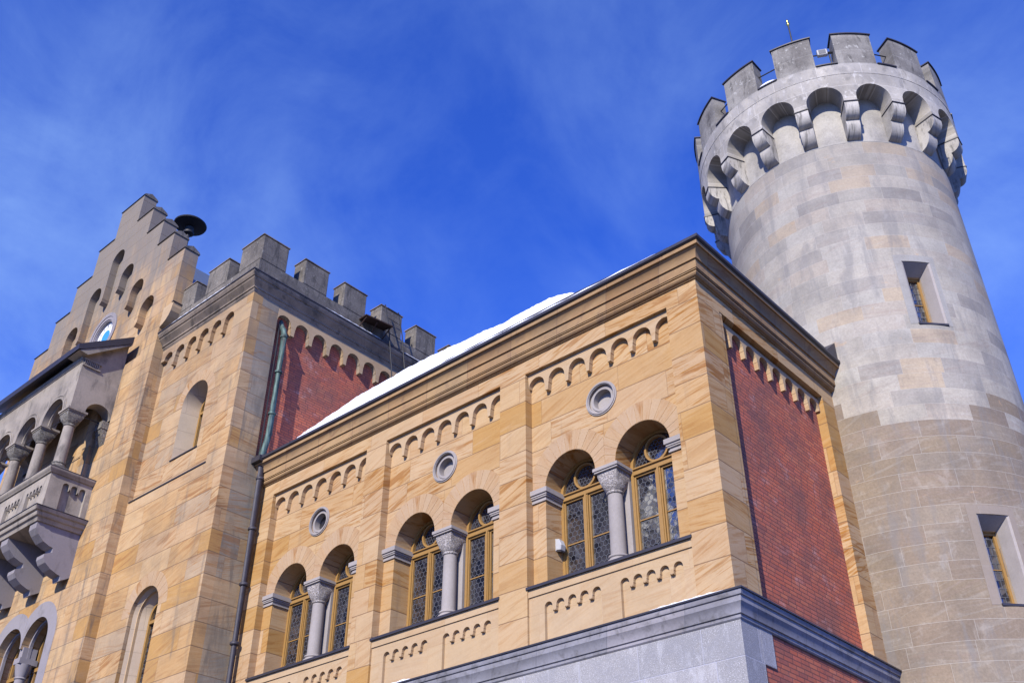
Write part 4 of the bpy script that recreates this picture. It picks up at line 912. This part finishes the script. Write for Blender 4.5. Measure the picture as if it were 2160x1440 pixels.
def lcol(cx, cy, root):
    o = MB().lathe([(.165, 15.20), (.16, 15.8), (.15, 16.38)], cx, cy, 24).build('column', m_greyL, root, smooth=60)
    bs = MB(); bs.box(cx - .23, cx + .23, cy - .23, cy + .23, 14.94, 15.03); bs.lathe([(.225, 15.03), (.23, 15.07), (.19, 15.11), (.185, 15.14), (.205, 15.16), (.20, 15.19), (.165, 15.205)], cx, cy, 24); bs.build('base', m_carveL, o, smooth=40)
    cp = MB(); n = 32; rings = []
    for (rr, z, sq) in [(.150, 16.36, 0), (.175, 16.38, 0), (.175, 16.41, 0), (.165, 16.43, 0), (.20, 16.48, .2), (.235, 16.56, .5), (.25, 16.66, .85), (.252, 16.76, 1)]:
        for i in range(n):
            a = 2 * PI * i / n; ca, sa = math.cos(a), math.sin(a); q = rr * ((1 - sq) + sq / max(abs(ca), abs(sa))); rings.append((cx + q * ca, cy + q * sa, z))
    cp.add(rings, [(i * n + k, i * n + (k + 1) % n, (i + 1) * n + (k + 1) % n, (i + 1) * n + k) for i in range(7) for k in range(n)] + [tuple(range(n)), tuple(range(7 * n, 8 * n))]); cp.build('capital', m_carveL, o, smooth=50)
    ab = MB(); ab.box(cx - .27, cx + .27, cy - .27, cy + .27, 16.76, 16.80); ab.box(cx - .30, cx + .30, cy - .30, cy + .30, 16.80, 16.865); ab.build('abacus', m_greyL, o)
    MB().tube([(cx - pit + .1, cy, 16.84), (cx, cy, 16.84)], .018, 6).build('tie_rod', m_iron, o) if cx > LXL + 1 else None
for cxx in cols: lcol(min(cxx, LXR - .22), LY + .23, lgo)
MB().tube([(LXR - .22, LY + .4, 16.84), (LXR - .22, GY, 16.84)], .018, 6).build('tie_rod', m_iron, lgo)
# wall responds
rs = MB(); rs.box(LXR - .42, LXR, GY - .22, GY, 16.62, 16.86); rs.extr([(GY, 16.62), (GY - .2, 16.62), (GY - .12, 16.45), (GY - .16, 16.40), (GY, 16.15)], LXR - .40, LXR - .02, lambda p, q, t: (t, p, q)); rs.build('respond', m_carveL, lgo)
# back wall pilaster of the loggia and ceiling
MB().box(LXR - 1.05, LXR - .62, GY - .14, GY - .001, 13.7, 18.4).build('back_pilaster', m_sandG, lgo)
MB().box(LXL + .4, LXR - .4, LY + .4, GY, 18.40, 18.59).build('ceiling', m_wood, lgo)
# lean-to roof slab
MB().extr([(LY - .32, 18.63), (LY - .34, 18.80), (GY, 19.86), (GY, 19.60), (LY - .1, 18.74)], LXL - .22, LXR + .22, lambda p, q, t: (t, p, q)).build('loggia_roof', m_dark, lgo)
MB().extr([(LY - .28, 18.615), (GY, 19.585), (GY, 19.55), (LY, 18.58)], LXR - .5, LXR + .20, lambda p, q, t: (t, p, q)).build('roof_soffit', m_greyL, lgo)

# siren on the gatehouse roof
si = thing('roof_siren', (GC, .85, 25.4), 'dark mushroom shaped siren on a mast behind the stepped gable', 'siren')
MB().tube([(GC, .85, 25.2), (GC, .85, 27.4)], .07, 10).build('mast', m_iron, si)
MB().lathe([(.05, 27.50), (.60, 27.60), (.62, 27.64), (.58, 27.68), (.25, 27.78), (.05, 27.82)], GC, .85, 32).build('hood', m_iron, si, smooth=40)
MB().lathe([(.10, 27.15), (.20, 27.2), (.20, 27.28), (.1, 27.33), (.16, 27.42), (.16, 27.50), (.1, 27.55)], GC, .85, 20).build('motor', m_iron, si, smooth=40)

# drainpipes
dp = thing('copper_drainpipe', (-12.8, 0, 14), 'greenish copper drainpipe on the brick side of the square tower', 'drainpipe')
MB().tube([(-13.1, -.06, 18.45), (-13.02, -.06, 18.25), (-12.86, -.07, 18.05), (-12.80, -.07, 17.8), (-12.80, -.07, 14.75), (-12.80, -.10, 14.5), (-12.82, -.18, 14.0)], .082, 14).build('pipe', m_copper, dp, smooth=60)
for z in (17.75, 16.6, 15.3): MB().lathe([(.082, z), (.105, z + .01), (.105, z + .06), (.082, z + .07)], -12.80, -.07, 16).build('joint', m_copper, dp, smooth=40)
MB().tube([(-12.96, -.17, 18.3), (-12.90, -.19, 17.6), (-12.9, -.2, 14.0)], .022, 6).build('conductor_cable', m_iron, dp)
dq = thing('dark_drainpipe', (-12.72, -.17, 0), 'dark metal drainpipe in the corner between the square tower and the wing', 'drainpipe')
MB().tube([(-12.80, -.16, 14.05), (-12.72, -.17, 13.6), (-12.72, -.17, 0)], .092, 16).build('pipe', m_pipe, dq, smooth=60)
for z in (13.35, 12.0, 10.6, 9.2, 7.8): MB().lathe([(.092, z - .02), (.112, z), (.112, z + .04), (.092, z + .06)], -12.72, -.17, 18).build('collar', m_pipe, dq, smooth=40)
MB().box(X0 - .0, -12.55, -.40, -.2, 13.78, 13.93).build('hopper', m_dark, dq)

for o in bpy.data.objects:
    if '_w' in o: del o['_w']
